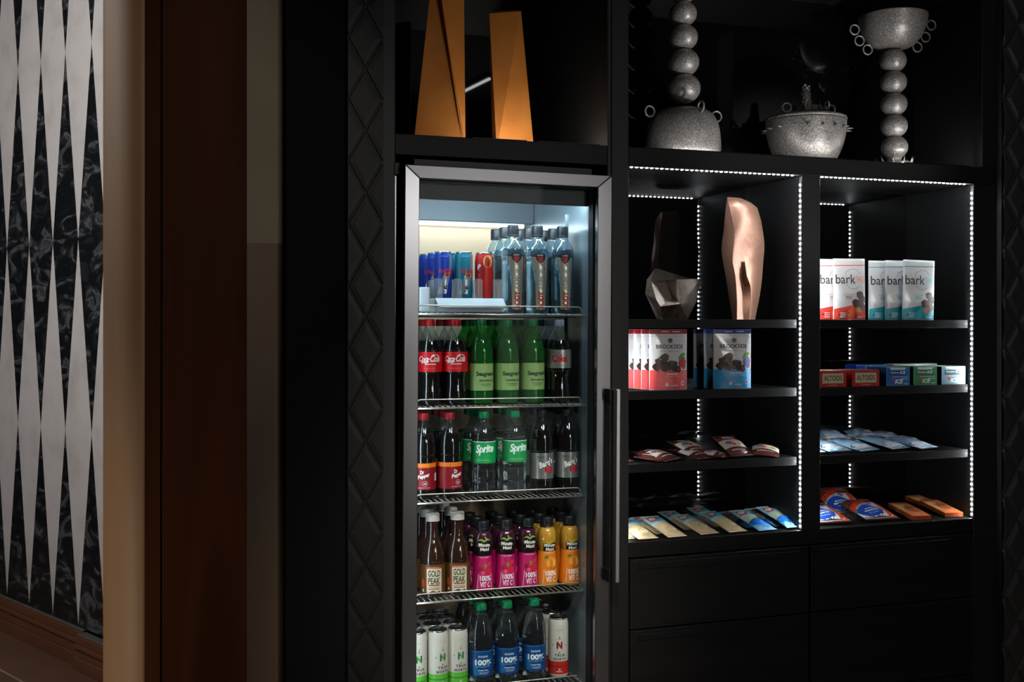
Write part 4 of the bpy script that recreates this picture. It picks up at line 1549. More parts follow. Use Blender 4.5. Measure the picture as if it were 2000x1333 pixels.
# --- top shelf
SP = [(0.027, 0.0), (0.0330, 0.006), (0.0345, 0.020), (0.0335, 0.040), (0.0340, 0.100), (0.0338, 0.150), (0.0345, 0.176), (0.0310, 0.195), (0.0225, 0.212), (0.0172, 0.222), (0.0168, 0.232)]
p = bottle('sport_water_bottle', '', 'bottle', 'clear sport water bottles', SP, 'pet_blue', 'water', 0.190, ('#101216', 0.0165, 0.229, 0.260), None, a_sport)
row(p, [(1002, 'left black-capped sport water bottle, beside the energy drink cans', 0.30),
        (1049.5, 'middle black-capped sport water bottle, top fridge shelf', 0.26),
        (1098.5, 'right black-capped sport water bottle, top fridge shelf', 0.22)], Zs[0], 'black-capped sport water bottle', step=0.078)
ZT = 1.574
g = 'slim energy drink cans on the tray'
p = can('energy_drink_can', 'front blue slim energy drink can on the tray', 'can', g, 0.0265, 0.134, '#0c2f92', energy('', '#b9bcc4m', 'blue'))
X = X_(865, 3.03)
p.location, p.rotation_euler = (X, 3.03, ZT), (0, 0, face(X, 3.03) + 0.28)
dup(p, (X_(851, 3.09), 3.09, ZT), face(X, 3.03) - 0.2, 'blue slim energy drink can just behind the front blue one', g)
dup(p, (X_(835, 3.15), 3.15, ZT), face(X, 3.03) + 0.35, 'blue slim energy drink can at the far left, cut by the door frame', g)
p = can('energy_drink_can', 'teal slim energy drink can between the blue and red ones', 'can', g, 0.0265, 0.134, '#0a6c80', energy('', '#b9bcc4m', 'teal'))
X = X_(905.5, 3.03)
p.location, p.rotation_euler = (X, 3.03, ZT), (0, 0, face(X, 3.03) + 0.35)
dup(p, (X, 3.09, ZT), face(X, 3.03), 'teal slim energy drink can hidden behind the front teal one', g)
p = can('energy_drink_can', 'red slim energy drink can at the right end of the tray', 'can', g, 0.0265, 0.134, '#c41a14', energy('', '#b9bcc4m', 'red'))
X = X_(945, 3.03)
p.location, p.rotation_euler = (X, 3.03, ZT - 0.001), (0, 0, face(X, 3.03) + 0.1)
# tray
tr = thing('can_tray', 'pale plastic tray with clear stops holding the slim energy drink cans', 'tray', (0, 0, 0))
xa_, xb_ = X_(838, 3.0), X_(984, 3.0)
MB().box(xa_, xb_, 2.995, 3.35, 1.5335, ZT - 0.0015, 'white_plastic').build('tray_base', tr, bevel=0.002)
mb = MB()
x0_, x1_ = X_(853, 2.975), X_(986, 2.975)
v = [(x0_, 2.993, ZT), (x1_, 2.993, ZT), (x1_ + 0.004, 2.966, 1.548), (x0_ + 0.006, 2.966, 1.548)]
v += [(x, y + 0.002, z - 0.004) for x, y, z in v]
mb.add(v, [(0, 1, 2, 3), (7, 6, 5, 4), (0, 4, 5, 1), (1, 5, 6, 2), (2, 6, 7, 3), (3, 7, 4, 0)], 'white_plastic')
mb.build('front_lip', tr, bevel=0.0008)
MB().box(X_(818, 2.99), X_(838.5, 2.99), 2.98, 3.02, 1.5335, 1.604, 'white_plastic').build('side_stop', tr, bevel=0.004)
for px in (855.5, 893.5, 934, 974):
    c = X_(px, 2.996)
    mb = MB()
    hw = 0.0135
    v, f = [], []
    for i in range(9):
        t = i / 8
        x = c - hw + 2 * hw * t
        zb_ = ZT + 0.004 * 0
        v += [(x, 2.998 - 0.002 * sin(pi * t), zb_), (x, 2.998 - 0.002 * sin(pi * t), ZT + 0.056 - 0.004 * abs(2 * t - 1) ** 4)]
    for i in range(8):
        f.append((2 * i, 2 * i + 2, 2 * i + 3, 2 * i + 1))
    mb.add(v, f, 'acrylic', True)
    for x in (c - hw, c + hw - 0.0015):
        mb.box(x, x + 0.0015, 2.998, 3.06, ZT, ZT + 0.052, 'acrylic')
    mb.build('clear_stop', tr)


# ================================================================== POUCHES, PACKETS AND BOXES
def pouchS(w_, h, B, kind='stand', seed=0, crimp=0.0, curl=0.0):
    R = random.Random(seed)
    ph = [R.uniform(0, 6.28) for _ in range(8)]
    fr_ = [R.uniform(18, 60) for _ in range(4)]

    def S(x, z, o=0.0):
        u = max(-1, min(1, 2 * x / w_))
        v = max(0, min(1, z / h))
        if kind == 'stand':
            g = (1 - v) ** 0.75 * (1 - 0.25 * (1 - v) ** 6)
            e = (1 - abs(u) ** 2.6)
        else:
            c = 0.10
            vv = max(0, min(1, (v - c) / (1 - 2 * c)))
            g = max(0, sin(pi * vv)) ** 0.45
            e = (1 - abs(u) ** 2.4)
        n_ = sum(sin(fr_[i] * (x * cos(ph[i]) + z * sin(ph[i + 4])) * 2.2 + ph[i]) for i in range(4)) * 0.25
        b_2 = B * g * e * (1 + 0.16 * n_) + 0.0008 + 0.0009 * n_ * (1 - abs(u))
        xs = x * (1 - 0.035 * g * (1 - abs(u)))
        return (xs, -b_2 - o + curl * (v - 0.5) ** 2, z)
    return S


def pouch(name, label, cat, group, w_, h, B, base, art, kind='stand', seed=0, backm=None, curl=0.0, crimpm=None):
    S = pouchS(w_, h, B, kind, seed, curl=curl)
    mb = MB()
    nx, nz = 20, 26
    g = [S(-w_ / 2 + w_ * i / nx, h * j / nz) for j in range(nz + 1) for i in range(nx + 1)]
    v = list(g)
    fs = [(j * (nx + 1) + i, j * (nx + 1) + i + 1, (j + 1) * (nx + 1) + i + 1, (j + 1) * (nx + 1) + i) for j in range(nz) for i in range(nx)]
    mb.add(v, fs, base, True)
    vb_ = [(x, (-y * (0.85 if kind == 'stand' else 0.45)) + (1.85 if kind == 'stand' else 1.45) * curl * (z / h - 0.5) ** 2, z) for x, y, z in g]
    mb.add(vb_, [f[::-1] for f in fs], backm or base, True)
    # close the rim between the two skins
    n1, N1 = nx + 1, (nx + 1) * (nz + 1)
    rim = [i for i in range(nx + 1)] + [j * n1 + nx for j in range(1, nz + 1)] + [nz * n1 + i for i in range(nx - 1, -1, -1)] + [j * n1 for j in range(nz - 1, 0, -1)]
    k0 = len(mb.v) - 2 * N1
    for a, c in zip(rim, rim[1:] + rim[:1]):
        mb.f.append([k0 + a, k0 + N1 + a, k0 + N1 + c, k0 + c])
        mb.mi.append(mb.slot(base))
        mb.sm.append(False)
    o = mb.build(name)
    tag(o, label, cat, group)
    a_ = MB()
    A = Art(S, a_, L=0.007)
    art(A, w_, h)
    a_.build('printed_front', o)
    return o


def chocs(A, pts, inks=('#3a2018', '#4c2c20', '#2a1610')):
    for i, (x, z, r_) in enumerate(pts):
        n_ = 7
        ph = i * 1.3
        A.poly([(x + r_ * (1 + 0.18 * sin(3 * k + ph)) * cos(2 * pi * k / n_ + ph), z + r_ * (0.9 + 0.15 * cos(2 * k + ph)) * sin(2 * pi * k / n_ + ph)) for k in range(n_)],
               inks[i % len(inks)], off=0.0005 + 0.0002 * i)


def a_brook(main, strip_, fruit, leaf):
    def art(A, w_, h):
        A.rect(-w_ / 2 + 0.0005, w_ / 2 - 0.0005, h * 0.925, h * 0.998, strip_)
        A.small(-0.012, h * 0.962, 0.026, 0.003, '#e8d8d8', off=0.0009)
        A.small(0.026, h * 0.962, 0.026, 0.003, '#e8d8d8', off=0.0009)
        A.rect(-w_ / 2 + 0.0008, w_ / 2 - 0.0008, 0.002, h * 0.33, main)
        A.disc(0.004, h * 0.815, 0.009, 0.0075, '#8a8a8c')
        A.disc(0.004, h * 0.822, 0.006, 0.0045, '#33353a', off=0.0006)
        A.rect(0.003, 0.005, h * 0.775, h * 0.82, '#222428', off=0.0008)
        A.rect(-0.004, 0.012, h * 0.774, h * 0.780, '#222428', off=0.0008)
        A.text('BROOKSIDE', 0.002, h * 0.715, 0.090, 0.0125, '#26262a', bold=0.015)
        A.text('DARK CHOCOLATE', 0.002, h * 0.640, 0.062, 0.0040, '#55565a', gap=1.3)
        chocs(A, [(-0.028, h * 0.45, 0.021), (-0.018, h * 0.53, 0.016), (0.002, h * 0.41, 0.017), (-0.044, h * 0.38, 0.013), (-0.020, h * 0.38, 0.016), (0.014, h * 0.43, 0.012)])
        A.disc(0.014, h * 0.355, 0.0095, 0.0095, '#1c1010', off=0.0022)
        A.disc(0.027, h * 0.345, 0.0098, 0.0105, '#2c1814', off=0.0024)
        A.disc(0.027, h * 0.345, 0.0060, 0.0066, '#7c2a2a', off=0.0028)
        for (x, z, r_) in ((0.040, 0.44, 0.0105), (0.048, 0.40, 0.009), (0.046, 0.50, 0.008), (0.052, 0.46, 0.006)):
            A.disc(x, h * z, r_, r_ * 1.2, fruit, off=0.0006 + r_ * 0.03)
        A.disc(0.045, h * 0.575, 0.011, 0.006, leaf, off=0.0012, a=0.4)
        A.disc(0.036, h * 0.52, 0.007, 0.005, leaf, off=0.0012, a=-0.6)
        A.small(0.006, h * 0.265, 0.040, 0.0042, '#f4e4e0', off=0.0008)
        A.rect(-0.015, 0.030, h * 0.225, h * 0.229, '#e8c8c4', off=0.0008)
        A.disc(0.043, h * 0.11, 0.0055, 0.0068, '#e8ecf0', off=0.0008)
        A.disc(0.043, h * 0.11, 0.0035, 0.0045, '#3a5a8a', off=0.0011)
        A.disc(-0.012, h * 0.09, 0.0055, 0.006, '#e8dccc', off=0.0008)
        A.small(0.013, h * 0.075, 0.024, 0.003, '#e0d4d0', off=0.0008)
        A.line([(-w_ / 2 + 0.002, h * 0.885), (w_ / 2 - 0.002, h * 0.885)], 0.0012, '#b8babc', off=0.0006)
    return art


# left bay, second shelf: red-fruit pouches
ZB2 = 1.3005
g = 'red fruit chocolate pouches'
names = ['frontmost red and white chocolate pouch on the left bay shelf', 'second red and white chocolate pouch in the row of five', 'middle red and white chocolate pouch in the row of five',
         'fourth red and white chocolate pouch in the row of five', 'rearmost red and white chocolate pouch in the row of five']
p = pouch('chocolate_pouch', names[0], 'pouch', g, 0.126, 0.183, 0.019, '#dcdcdcg', a_brook('#e0504e', '#9c2028', '#b0202c', '#5a8a30'), seed=3, backm='#3a3c42')
xr_ = X_(1345, 2.94)
sp_ = [(0, 0), (-0.0125, 0.030), (-0.0235, 0.060), (-0.032, 0.090), (-0.040, 0.120)]
p.location, p.rotation_euler = (xr_ - 0.063, 2.952, ZB2), (0, 0, 0.0)
for (dx, dy), nm in zip(sp_[1:], names[1:]):
    dup(p, (xr_ - 0.063 + dx, 2.952 + dy, ZB2), random.uniform(-0.02, 0.02), nm, g)
g = 'blue fruit chocolate pouches'
p = pouch('chocolate_pouch', 'frontmost blue and white chocolate pouch, right of the red ones', 'pouch', g, 0.126, 0.183, 0.021, '#dcdcdcg', a_brook('#2f9cd8', '#0f3f8c', '#5a60a8', '#6a9a38'), seed=5, backm='#1a2438')
xc_ = (X_(1389, 2.95) + X_(1473, 2.95)) / 2
p.location, p.rotation_euler = (xc_, 2.955, ZB2), (0, 0, -0.10)
dup(p, (xc_ - 0.010, 2.994, ZB2), -0.12, 'blue and white chocolate pouch in the middle of the three', g)
dup(p, (xc_ - 0.022, 3.036, ZB2), -0.20, 'rearmost blue and white chocolate pouch, its dark side showing', g)


def a_bark(main, main2, nut):
    def art(A, w_, h):
        A.line([(-w_ / 2 + 0.001, h * 0.885), (w_ / 2 - 0.001, h * 0.895)], 0.0022, main)
        A.text('bark', -0.018, h * 0.665, 0.072, 0.030, '#403834', bold=0.006)
        A.text('THINS', 0.038, h * 0.660, 0.036, 0.021, main2, bold=-0.012)
        pts = [(-0.020, 0.72), (-0.014, 0.79), (0.006, 0.83), (0.026, 0.82), (0.038, 0.75)]
        A.line([(x, h * z) for x, z in pts], 0.0011, '#66605c')
        pts = [(-0.016, 0.57), (-0.002, 0.51), (0.014, 0.50), (0.034, 0.545)]
        A.line([(x, h * z) for x, z in pts], 0.0011, '#66605c')
        A.text('dark chocolate', -0.010, h * 0.415, 0.038, 0.0042, '#6c6460', bold=0.0)
        A.small(-0.010, h * 0.38, 0.026, 0.0026, main)
        A.small(-0.010, h * 0.35, 0.022, 0.0026, main)
        A.poly([(-w_ / 2 + 0.001, 0.002), (w_ / 2 - 0.001, 0.002), (w_ / 2 - 0.001, h * 0.20), (0.015, h * 0.25), (-w_ / 2 + 0.001, h * 0.18)], main, off=0.0004)
        A.poly([(-0.016, 0.002), (0.002, 0.002), (0.016, h * 0.24), (0.000, h * 0.235), (-0.022, h * 0.10)], main2, off=0.0006)
        chocs(A, [(0.036, h * 0.40, 0.017), (0.046, h * 0.32, 0.017), (0.014, h * 0.275, 0.015), (0.028, h * 0.255, 0.016), (0.046, h * 0.22, 0.014)], ('#54342a', '#3c221a', '#462a20'))
        for (x, z, r_) in ((0.018, 0.15, 0.009), (0.027, 0.165, 0.008), (0.033, 0.145, 0.007), (0.022, 0.19, 0.005)):
            A.disc(x, h * z, r_, r_ * 0.8, nut, off=0.0017 + r_ * 0.03, a=0.4)
        for k, n_ in enumerate((3, 4, 2)):
            A.small(-0.032, h * 0.115 - k * 0.0065, 0.020, 0.0034, '#e8eef0', off=0.0008, n=n_)
        A.small(0.034, h * 0.045, 0.026, 0.0022, '#f0e4e0', off=0.0008)
    return art


ZR1 = 1.5130
g = 'white and orange-red bark pouches'
p = pouch('snack_pouch', 'front white and orange-red snack pouch with chocolate bark print', 'pouch', g, 0.122, 0.197, 0.016, '#d8dadag', a_bark('#dc3424', '#f0603c', '#c89020'), seed=11)
xc_ = (X_(1622, 2.955) + X_(1697, 2.955)) / 2
p.location, p.rotation_euler = (xc_, 2.957, ZR1), (0, -0.012, 0.02)
dup(p, (xc_ - 0.030, 2.998, ZR1), 0.0, 'white and orange-red snack pouch behind the front one, at the bay edge', g)
dup(p, (xc_ - 0.036, 3.040, ZR1), 0.03, 'white and orange-red snack pouch deepest in the right bay', g)
g = 'white and teal bark pouches'
p = pouch('snack_pouch', 'front white and teal snack pouch with chocolate bark print', 'pouch', g, 0.122, 0.197, 0.016, '#d8dadag', a_bark('#0d98a8', '#3cc0cc', '#b0704c'), seed=13)
xc_ = (X_(1756, 2.955) + X_(1829, 2.955)) / 2
p.location, p.rotation_euler = (xc_, 2.955, ZR1), (0, 0.02, -0.03)
dup(p, (xc_ - 0.040, 2.992, ZR1), 0.0, 'white and teal snack pouch in the middle of the three', g)
dup(p, (xc_ - 0.084, 3.020, ZR1), 0.0, 'rearmost white and teal snack pouch, beside the orange-red ones', g)


# right bay, second shelf: cartons
def carton(name, label, group, px0, px1, py0, Y, depth, H, side, frontart, top=None, rz=0.0):
    X0, X1 = X_(px0, Y), X_(px1, Y)
    Wd = X1 - X0
    mb = MB()
    mb.box(-Wd / 2, Wd / 2, 0, depth, 0, H, side)
    if top:
        mb.add([(-Wd / 2, 0.0, H + 0.0004), (Wd / 2, 0.0, H + 0.0004), (Wd / 2, depth, H + 0.0004), (-Wd / 2, depth, H + 0.0004)], [(0, 1, 2, 3)], top)
    o = mb.build(name, loc=((X0 + X1) / 2, Y, 1.2995), rz=rz)
    tag(o, label, 'box', group)
    a_ = MB()
    frontart(Art(lambda x, z, o_=0: (x, -o_, z), a_, L=1.0), Wd, H)
    a_.build('printed_front', o)
    return o


def a_mint(A, w_, h):
    A.rect(-w_ * 0.40, w_ * 0.40, h * 0.20, h * 0.86, '#7a3a2c', off=0.0004)
    A.rect(-w_ * 0.385, w_ * 0.385, h * 0.22, h * 0.84, '#cbbf9c', off=0.0006)
    A.text('ALTOIDS', 0, h * 0.54, w_ * 0.66, h * 0.32, '#2c2c26', bold=0.01, off=0.0009)
    A.text('PEPPERMINT', 0, h * 0.10, w_ * 0.34, h * 0.06, '#f0d8c8', off=0.0006)


def a_gum(c1, c2, big):
    def art(A, w_, h):
        A.rect(-w_ * 0.48, w_ * 0.48, h * 0.03, h * 0.97, c1, off=0.0003)
        A.poly([(-w_ * 0.36, h), (w_ * 0.36, h), (w_ * 0.30, h * 0.86), (-w_ * 0.30, h * 0.86)], '#c8dcdc', off=0.0006)
        A.rect(-w_ * 0.38, w_ * 0.36, h * 0.53, h * 0.80, c2, off=0.0005)
        A.text('Dentyne', -w_ * 0.14, h * 0.70, w_ * 0.36, h * 0.12, '#e8f0f0', bold=0.02, shear=0.2, off=0.0009)
        A.text('ICE', w_ * 0.20, h * 0.71, w_ * 0.24, h * 0.15, '#e8f0f0', bold=0.03, shear=0.2, off=0.0009)
        A.small(w_ * 0.10, h * 0.47, w_ * 0.66, h * 0.03, '#d0dcdc', off=0.0006)
        A.disc(-w_ * 0.20, h * 0.33, w_ * 0.08, h * 0.10, '#b04838', off=0.0006)
        A.text('ICE', w_ * 0.04, h * 0.22, w_ * 0.36, h * 0.24, '#d8e8e4', bold=0.05, shear=0.25, off=0.0009)
        A.small(w_ * 0.28, h * 0.36, w_ * 0.3, h * 0.04, '#d0dcdc', off=0.0006)
        A.small(w_ * 0.34, h * 0.10, w_ * 0.18, h * 0.04, '#d0dcdc', off=0.0006)
        for (x0, x1, z0, z1) in ((-w_ / 2, -w_ * 0.485, 0, h), (w_ * 0.485, w_ / 2, 0, h), (-w_ / 2, w_ / 2, 0, h * 0.025), (-w_ / 2, w_ / 2, h * 0.975, h)):
            A.rect(x0, x1, z0, z1, big, off=0.0007)
    return art


g = 'mint tin cartons'
carton('mint_carton', 'left red and cream mints carton at the near edge of the bay', g, 1600, 1653, 726, 2.935, 0.09, 0.0515, '#b8261c', a_mint, '#c8a890')
carton('mint_carton', 'right red and cream mints carton in front of the bright blue box', g, 1664, 1717.5, 724, 2.938, 0.09, 0.0515, '#b8261c', a_mint, '#c8a890')
mb = MB()
mb.lathe([(0, 0), (0.016, 0), (0.017, 0.002), (0.017, 0.044), (0.016, 0.046), (0, 0.046)], '#c8c8ca', 28)
o = mb.build('mint_tub', loc=(X_(1660, 2.985), 2.985, 1.2995))
tag(o, 'small white cylinder tub between the two red mints cartons', 'tub')
g = 'gum cartons'
carton('gum_carton', 'blue ice gum carton, left of the green one', g, 1731, 1776.5, 718, 2.940, 0.10, 0.0590, '#0c3a5c', a_gum('#1464b4', '#0c4a80', '#5aa0d0'), '#b8d0d4')
carton('gum_carton', 'green ice gum carton between the blue and silver ones', g, 1784, 1829.5, 716, 2.940, 0.10, 0.0590, '#0a3c30', a_gum('#1c7a38', '#0c5a2c', '#6ab88a'), '#b8d8c8')
carton('gum_carton', 'silver ice gum carton at the right end of the row', g, 1839, 1885, 716, 2.940, 0.10, 0.0590, '#0c3844', a_gum('#6c98a8', '#24404c', '#b8d0d8'), '#c8d4dc')


def a_bluebox(A, w_, h):
    A.rect(-w_ * 0.5, w_ * 0.5, h * 0.94, h * 0.99, '#4a9ae0')
    A.disc(-w_ * 0.18, h * 0.82, w_ * 0.05, h * 0.14, '#d080b0')
    A.disc(-w_ * 0.06, h * 0.88, w_ * 0.06, h * 0.10, '#8ad0e8', off=0.0006)
    A.poly([(w_ * 0.10, 0), (w_ * 0.5, 0), (w_ * 0.5, h * 0.94), (w_ * 0.28, h * 0.94)], '#0f48c0')


carton('gum_carton', 'bright blue carton standing behind the right mints carton', 'gum cartons', 1672, 1736, 716, 3.045, 0.06, 0.0640, '#0c2c90', a_bluebox, '#2a70c8')
carton('gum_carton', 'long pale-topped carton lying behind the blue and green gum cartons', 'gum cartons', 1745, 1830, 716, 3.05, 0.05, 0.0645, '#c8d0c8', lambda A, w_, h: A.rect(-w_ * 0.48, w_ * 0.48, 0.002, h - 0.002, '#b8c4bc'), '#d0d8d0')


# flat packets: rot (-90 deg about X) lays them face up with the top pointing into the cabinet
def lay(yaw=0.0, tilt=0.0, roll=0.0):
    return (Matrix.Rotation(yaw, 4, 'Z') @ Matrix.Rotation(roll, 4, 'Y') @ Matrix.Rotation(-pi / 2 + tilt, 4, 'X')).to_euler()


def a_clif(kind):
    def art(A, w_, h):
        if kind == 'tan':
            A.rect(-w_ / 2 + 0.0008, w_ / 2 - 0.0008, h * 0.60, h * 0.995, '#5ab0c8')
            A.poly([(0, h * 0.72), (w_ / 2 - 0.001, h * 0.66), (w_ / 2 - 0.001, h * 0.96), (0.004, h * 0.93)], '#2a80b0', off=0.0005)
            A.poly([(-w_ / 2 + 0.001, h * 0.60), (w_ / 2 - 0.001, h * 0.60), (w_ / 2 - 0.001, h * 0.52), (0, h * 0.56), (-w_ / 2 + 0.001, h * 0.48)], '#b4cdd2', off=0.0005)
            A.disc(0.006, h * 0.24, 0.012, 0.012, '#dcc8a0', off=0.0006)
            A.disc(0.0, h * 0.30, 0.014, 0.006, '#b89860', off=0.0005, a=0.5)
            A.text('Crunch', 0.004, h * 0.26, 0.016, 0.006, '#5a6a50', shear=0.3, off=0.001)
        else:
            A.rect(-w_ / 2 + 0.0008, w_ / 2 - 0.0008, h * 0.62, h * 0.995, '#6cb8d8')
            A.poly([(-w_ / 2 + 0.001, h * 0.62), (w_ / 2 - 0.001, h * 0.62), (w_ / 2 - 0.001, h * 0.42), (0.004, h * 0.46), (-w_ / 2 + 0.001, h * 0.34)], '#b8c4a8', off=0.0005)
            A.poly([(-w_ / 2 + 0.001, h * 0.34), (-0.006, h * 0.42), (0.002, h * 0.34), (0.012, h * 0.40), (w_ / 2 - 0.001, h * 0.30), (w_ / 2 - 0.001, h * 0.20), (0, h * 0.14), (-w_ / 2 + 0.001, h * 0.22)], '#1c70cc', off=0.0006)
            A.text('Chip', 0.004, h * 0.11, 0.026, 0.007, '#104a80', bold=0.02, shear=0.3, off=0.001)
        A.rect(-w_ * 0.40, -w_ * 0.02, h * 0.655, h * 0.84, '#b82c24', off=0.0009)
        A.text('CLIF', -w_ * 0.21, h * 0.75, w_ * 0.30, h * 0.10, '#f4e8d8', bold=0.06, off=0.0013)
        A.rect(-w_ / 2 + 0.0008, w_ / 2 - 0.0008, h * 0.96, h * 0.998, '#c0d4b4', off=0.0006)
        A.small(0.010, h * 0.88, 0.018, 0.003, '#203a60', off=0.0009)
    return art


g = 'energy bars laid out on the deck'
bt = pouch('energy_bar', '', 'snack bar', g, 0.066, 0.172, 0.0115, '#c9b48cg', a_clif('tan'), kind='pillow', seed=21)
bl_ = pouch('energy_bar', '', 'snack bar', g, 0.066, 0.172, 0.0115, '#78b4d8g', a_clif('blue'), kind='pillow', seed=22)
BARS = [  # proto, px and py of the front edge centre, yaw, tilt, label
    (bt, 1269, 1058, 0.02, 0.17, 'tan and sky-blue energy bar at the near left corner of the deck'),
    (bt, 1324, 1053, 0.08, 0.19, 'second tan energy bar in the front row from the left'),
    (bt, 1387, 1047, 0.10, 0.17, 'third tan energy bar in the front row, rounded front end'),
    (bt, 1442, 1043, 0.10, 0.20, 'last tan energy bar before the blue ones'),
    (bl_, 1500, 1040, 0.06, 0.20, 'left blue energy bar in the front row'),
    (bl_, 1554, 1034, 0.06, 0.22, 'right blue energy bar in the front row, beside the LED strip')]
BACK = [(bt, 1232, 1055, 0.02, 0.12, 'tan energy bar cut off by the near edge of the bay'),
        (bt, 1300, 1044, 0.06, 0.12, 'tan energy bar tucked between the first two front ones'),
        (bt, 1355, 1036, 0.06, 0.16, 'tan energy bar tucked behind the second and third front ones'),
        (bt, 1414, 1030, 0.08, 0.19, 'tan energy bar lying farthest back, its top edge raised'),
        (bl_, 1474, 1032, 0.06, 0.12, 'blue energy bar tucked left of the front blue one'),
        (bl_, 1530, 1029, 0.06, 0.16, 'blue energy bar tucked between the two front blue ones')]
used = set()
for (pr, px, py, yaw, up_, lab) in BARS + BACK:
    q = on_z(px, py, ZD)
    back = (pr, px, py, yaw, up_, lab) in BACK
    loc = (q.x, max(q.y, Y0 + 0.008), ZD + (0.006 if not back else 0.003))
    rt = lay(yaw, up_)
    if pr.name not in used:
        used.add(pr.name)
        pr.location, pr.rotation_euler = loc, rt
        pr['label'] = lab
    else:
        dup(pr, loc, None, lab, g, rot=rt)


def a_candy(A, w_, h):
    A.rect(-w_ / 2 + 0.001, w_ / 2 - 0.001, h * 0.30, h * 0.66, '#c8b8b0', off=0.0004)
    A.disc(0.004, h * 0.48, 0.016, 0.012, '#d89a1c', off=0.0007)
    A.disc(-0.018, h * 0.50, 0.010, 0.009, '#2c4a9c', off=0.0008)
    A.disc(0.024, h * 0.46, 0.009, 0.008, '#3a8a4c', off=0.0008)
    A.disc(-0.006, h * 0.40, 0.008, 0.006, '#a8241c', off=0.001)
    A.text('m&m', 0.0, h * 0.78, w_ * 0.5, h * 0.12, '#d8c8c4', bold=0.04, off=0.0008)
    A.small(0.0, h * 0.20, w_ * 0.6, 0.004, '#d8c8c4', off=0.0008)
    A.small(0.0, h * 0.90, w_ * 0.5, 0.003, '#b89c98', off=0.0008)


g = 'brown candy packets'
ZB3 = 1.0845
cp = pouch('candy_packet', '', 'candy packet', g, 0.085, 0.125, 0.012, '#5a322eg', a_candy, kind='pillow', seed=31)
CP = [(1238, 913, 0.25, 0.16, 0.002, 0.0, 'brown candy packet cut off by the near edge of the third shelf'),
      (1282, 908, -0.85, 0.05, 0.004, 0.10, 'brown candy packet lying second from the near edge'),
      (1330, 906, 0.45, 0.14, 0.002, -0.05, 'brown candy packet with a bent front corner, left of centre'),
      (1370, 897, 0.2, 0.24, 0.012, 0.0, 'brown candy packet tipped up in the middle of the heap'),
      (1400, 904, 0.35, 0.15, 0.002, 0.0, 'brown candy packet with a yellow candy print, mid shelf'),
      (1442, 901, 0.6, 0.05, 0.003, 0.05, 'brown candy packet lying under the raised one'),
      (1455, 897, 0.05, 0.42, 0.004, 0.0, 'brown candy packet with its top end raised highest'),
      (1508, 897, -0.55, 0.16, 0.002, 0.08, 'brown candy packet at the right end, colourful print showing')]
for i, (px, py, yaw, tilt, up_, roll, lab) in enumerate(CP):
    q = on_z(px, py, ZB3)
    loc = (q.x, max(q.y, Y0 + 0.03) + (0.02 if abs(yaw) > 0.6 else 0), ZB3 + 0.004 + up_)
    rt = lay(yaw, tilt, roll)
    if i == 0:
        cp.location, cp.rotation_euler, cp['label'] = loc, rt, lab
    else:
        dup(cp, loc, None, lab, g, rot=rt)


def a_coconut(A, w_, h):
    A.disc(0.006, h * 0.47, 0.022, 0.017, '#6a3c26', off=0.0006, a=0.3)
    A.disc(0.012, h * 0.42, 0.015, 0.008, '#e0d4c8', off=0.0009, a=0.3)
    A.poly([(-w_ / 2 + 0.001, 0.002), (w_ / 2 - 0.001, 0.002), (w_ / 2 - 0.001, h * 0.30), (0.0, h * 0.22), (-w_ / 2 + 0.001, h * 0.34)], '#d4dce8', off=0.0004)
    A.text('Joy', -0.006, h * 0.70, w_ * 0.42, h * 0.14, '#b84a70', bold=0.04, shear=0.2, off=0.0008)
    A.small(0.01, h * 0.84, 0.03, 0.003, '#b84a70', off=0.0008)


g = 'pale blue candy packets'
ZR3 = 1.0835
cp = pouch('candy_packet', '', 'candy packet', g, 0.094, 0.155, 0.017, '#94c2e6g', a_coconut, kind='pillow', seed=41)
CP = [(1612, 894, 0.15, 0.13, 0.004, 'pale blue candy packet at the near edge of the right bay'),
      (1660, 891, 0.15, 0.17, 0.006, 'second pale blue candy packet from the near edge'),
      (1712, 887, 0.25, 0.14, 0.004, 'middle pale blue candy packet with a chocolate print'),
      (1766, 883, 0.30, 0.17, 0.006, 'fourth pale blue candy packet from the near edge'),
      (1818, 880, 0.32, 0.15, 0.003, 'pale blue candy packet at the right end, its corner pointing outward'),
      (1640, 874, -0.15, 0.10, 0.022, 'pale blue candy packet lying behind the two nearest ones'),
      (1700, 872, -0.3, 0.10, 0.020, 'pale blue candy packet showing above the middle one'),
      (1750, 872, -0.2, 0.10, 0.012, 'pale blue candy packet lying behind the fourth one')]
for i, (px, py, yaw, tilt, up_, lab) in enumerate(CP):
    q = on_z(px, py, ZR3)
    loc = (q.x, max(q.y, Y0 + 0.035), ZR3 + 0.004 + up_)
    rt = lay(yaw, tilt)
    if i == 0:
        cp.location, cp.rotation_euler, cp['label'] = loc, rt, lab
    else:
        dup(cp, loc, None, lab, g, rot=rt)


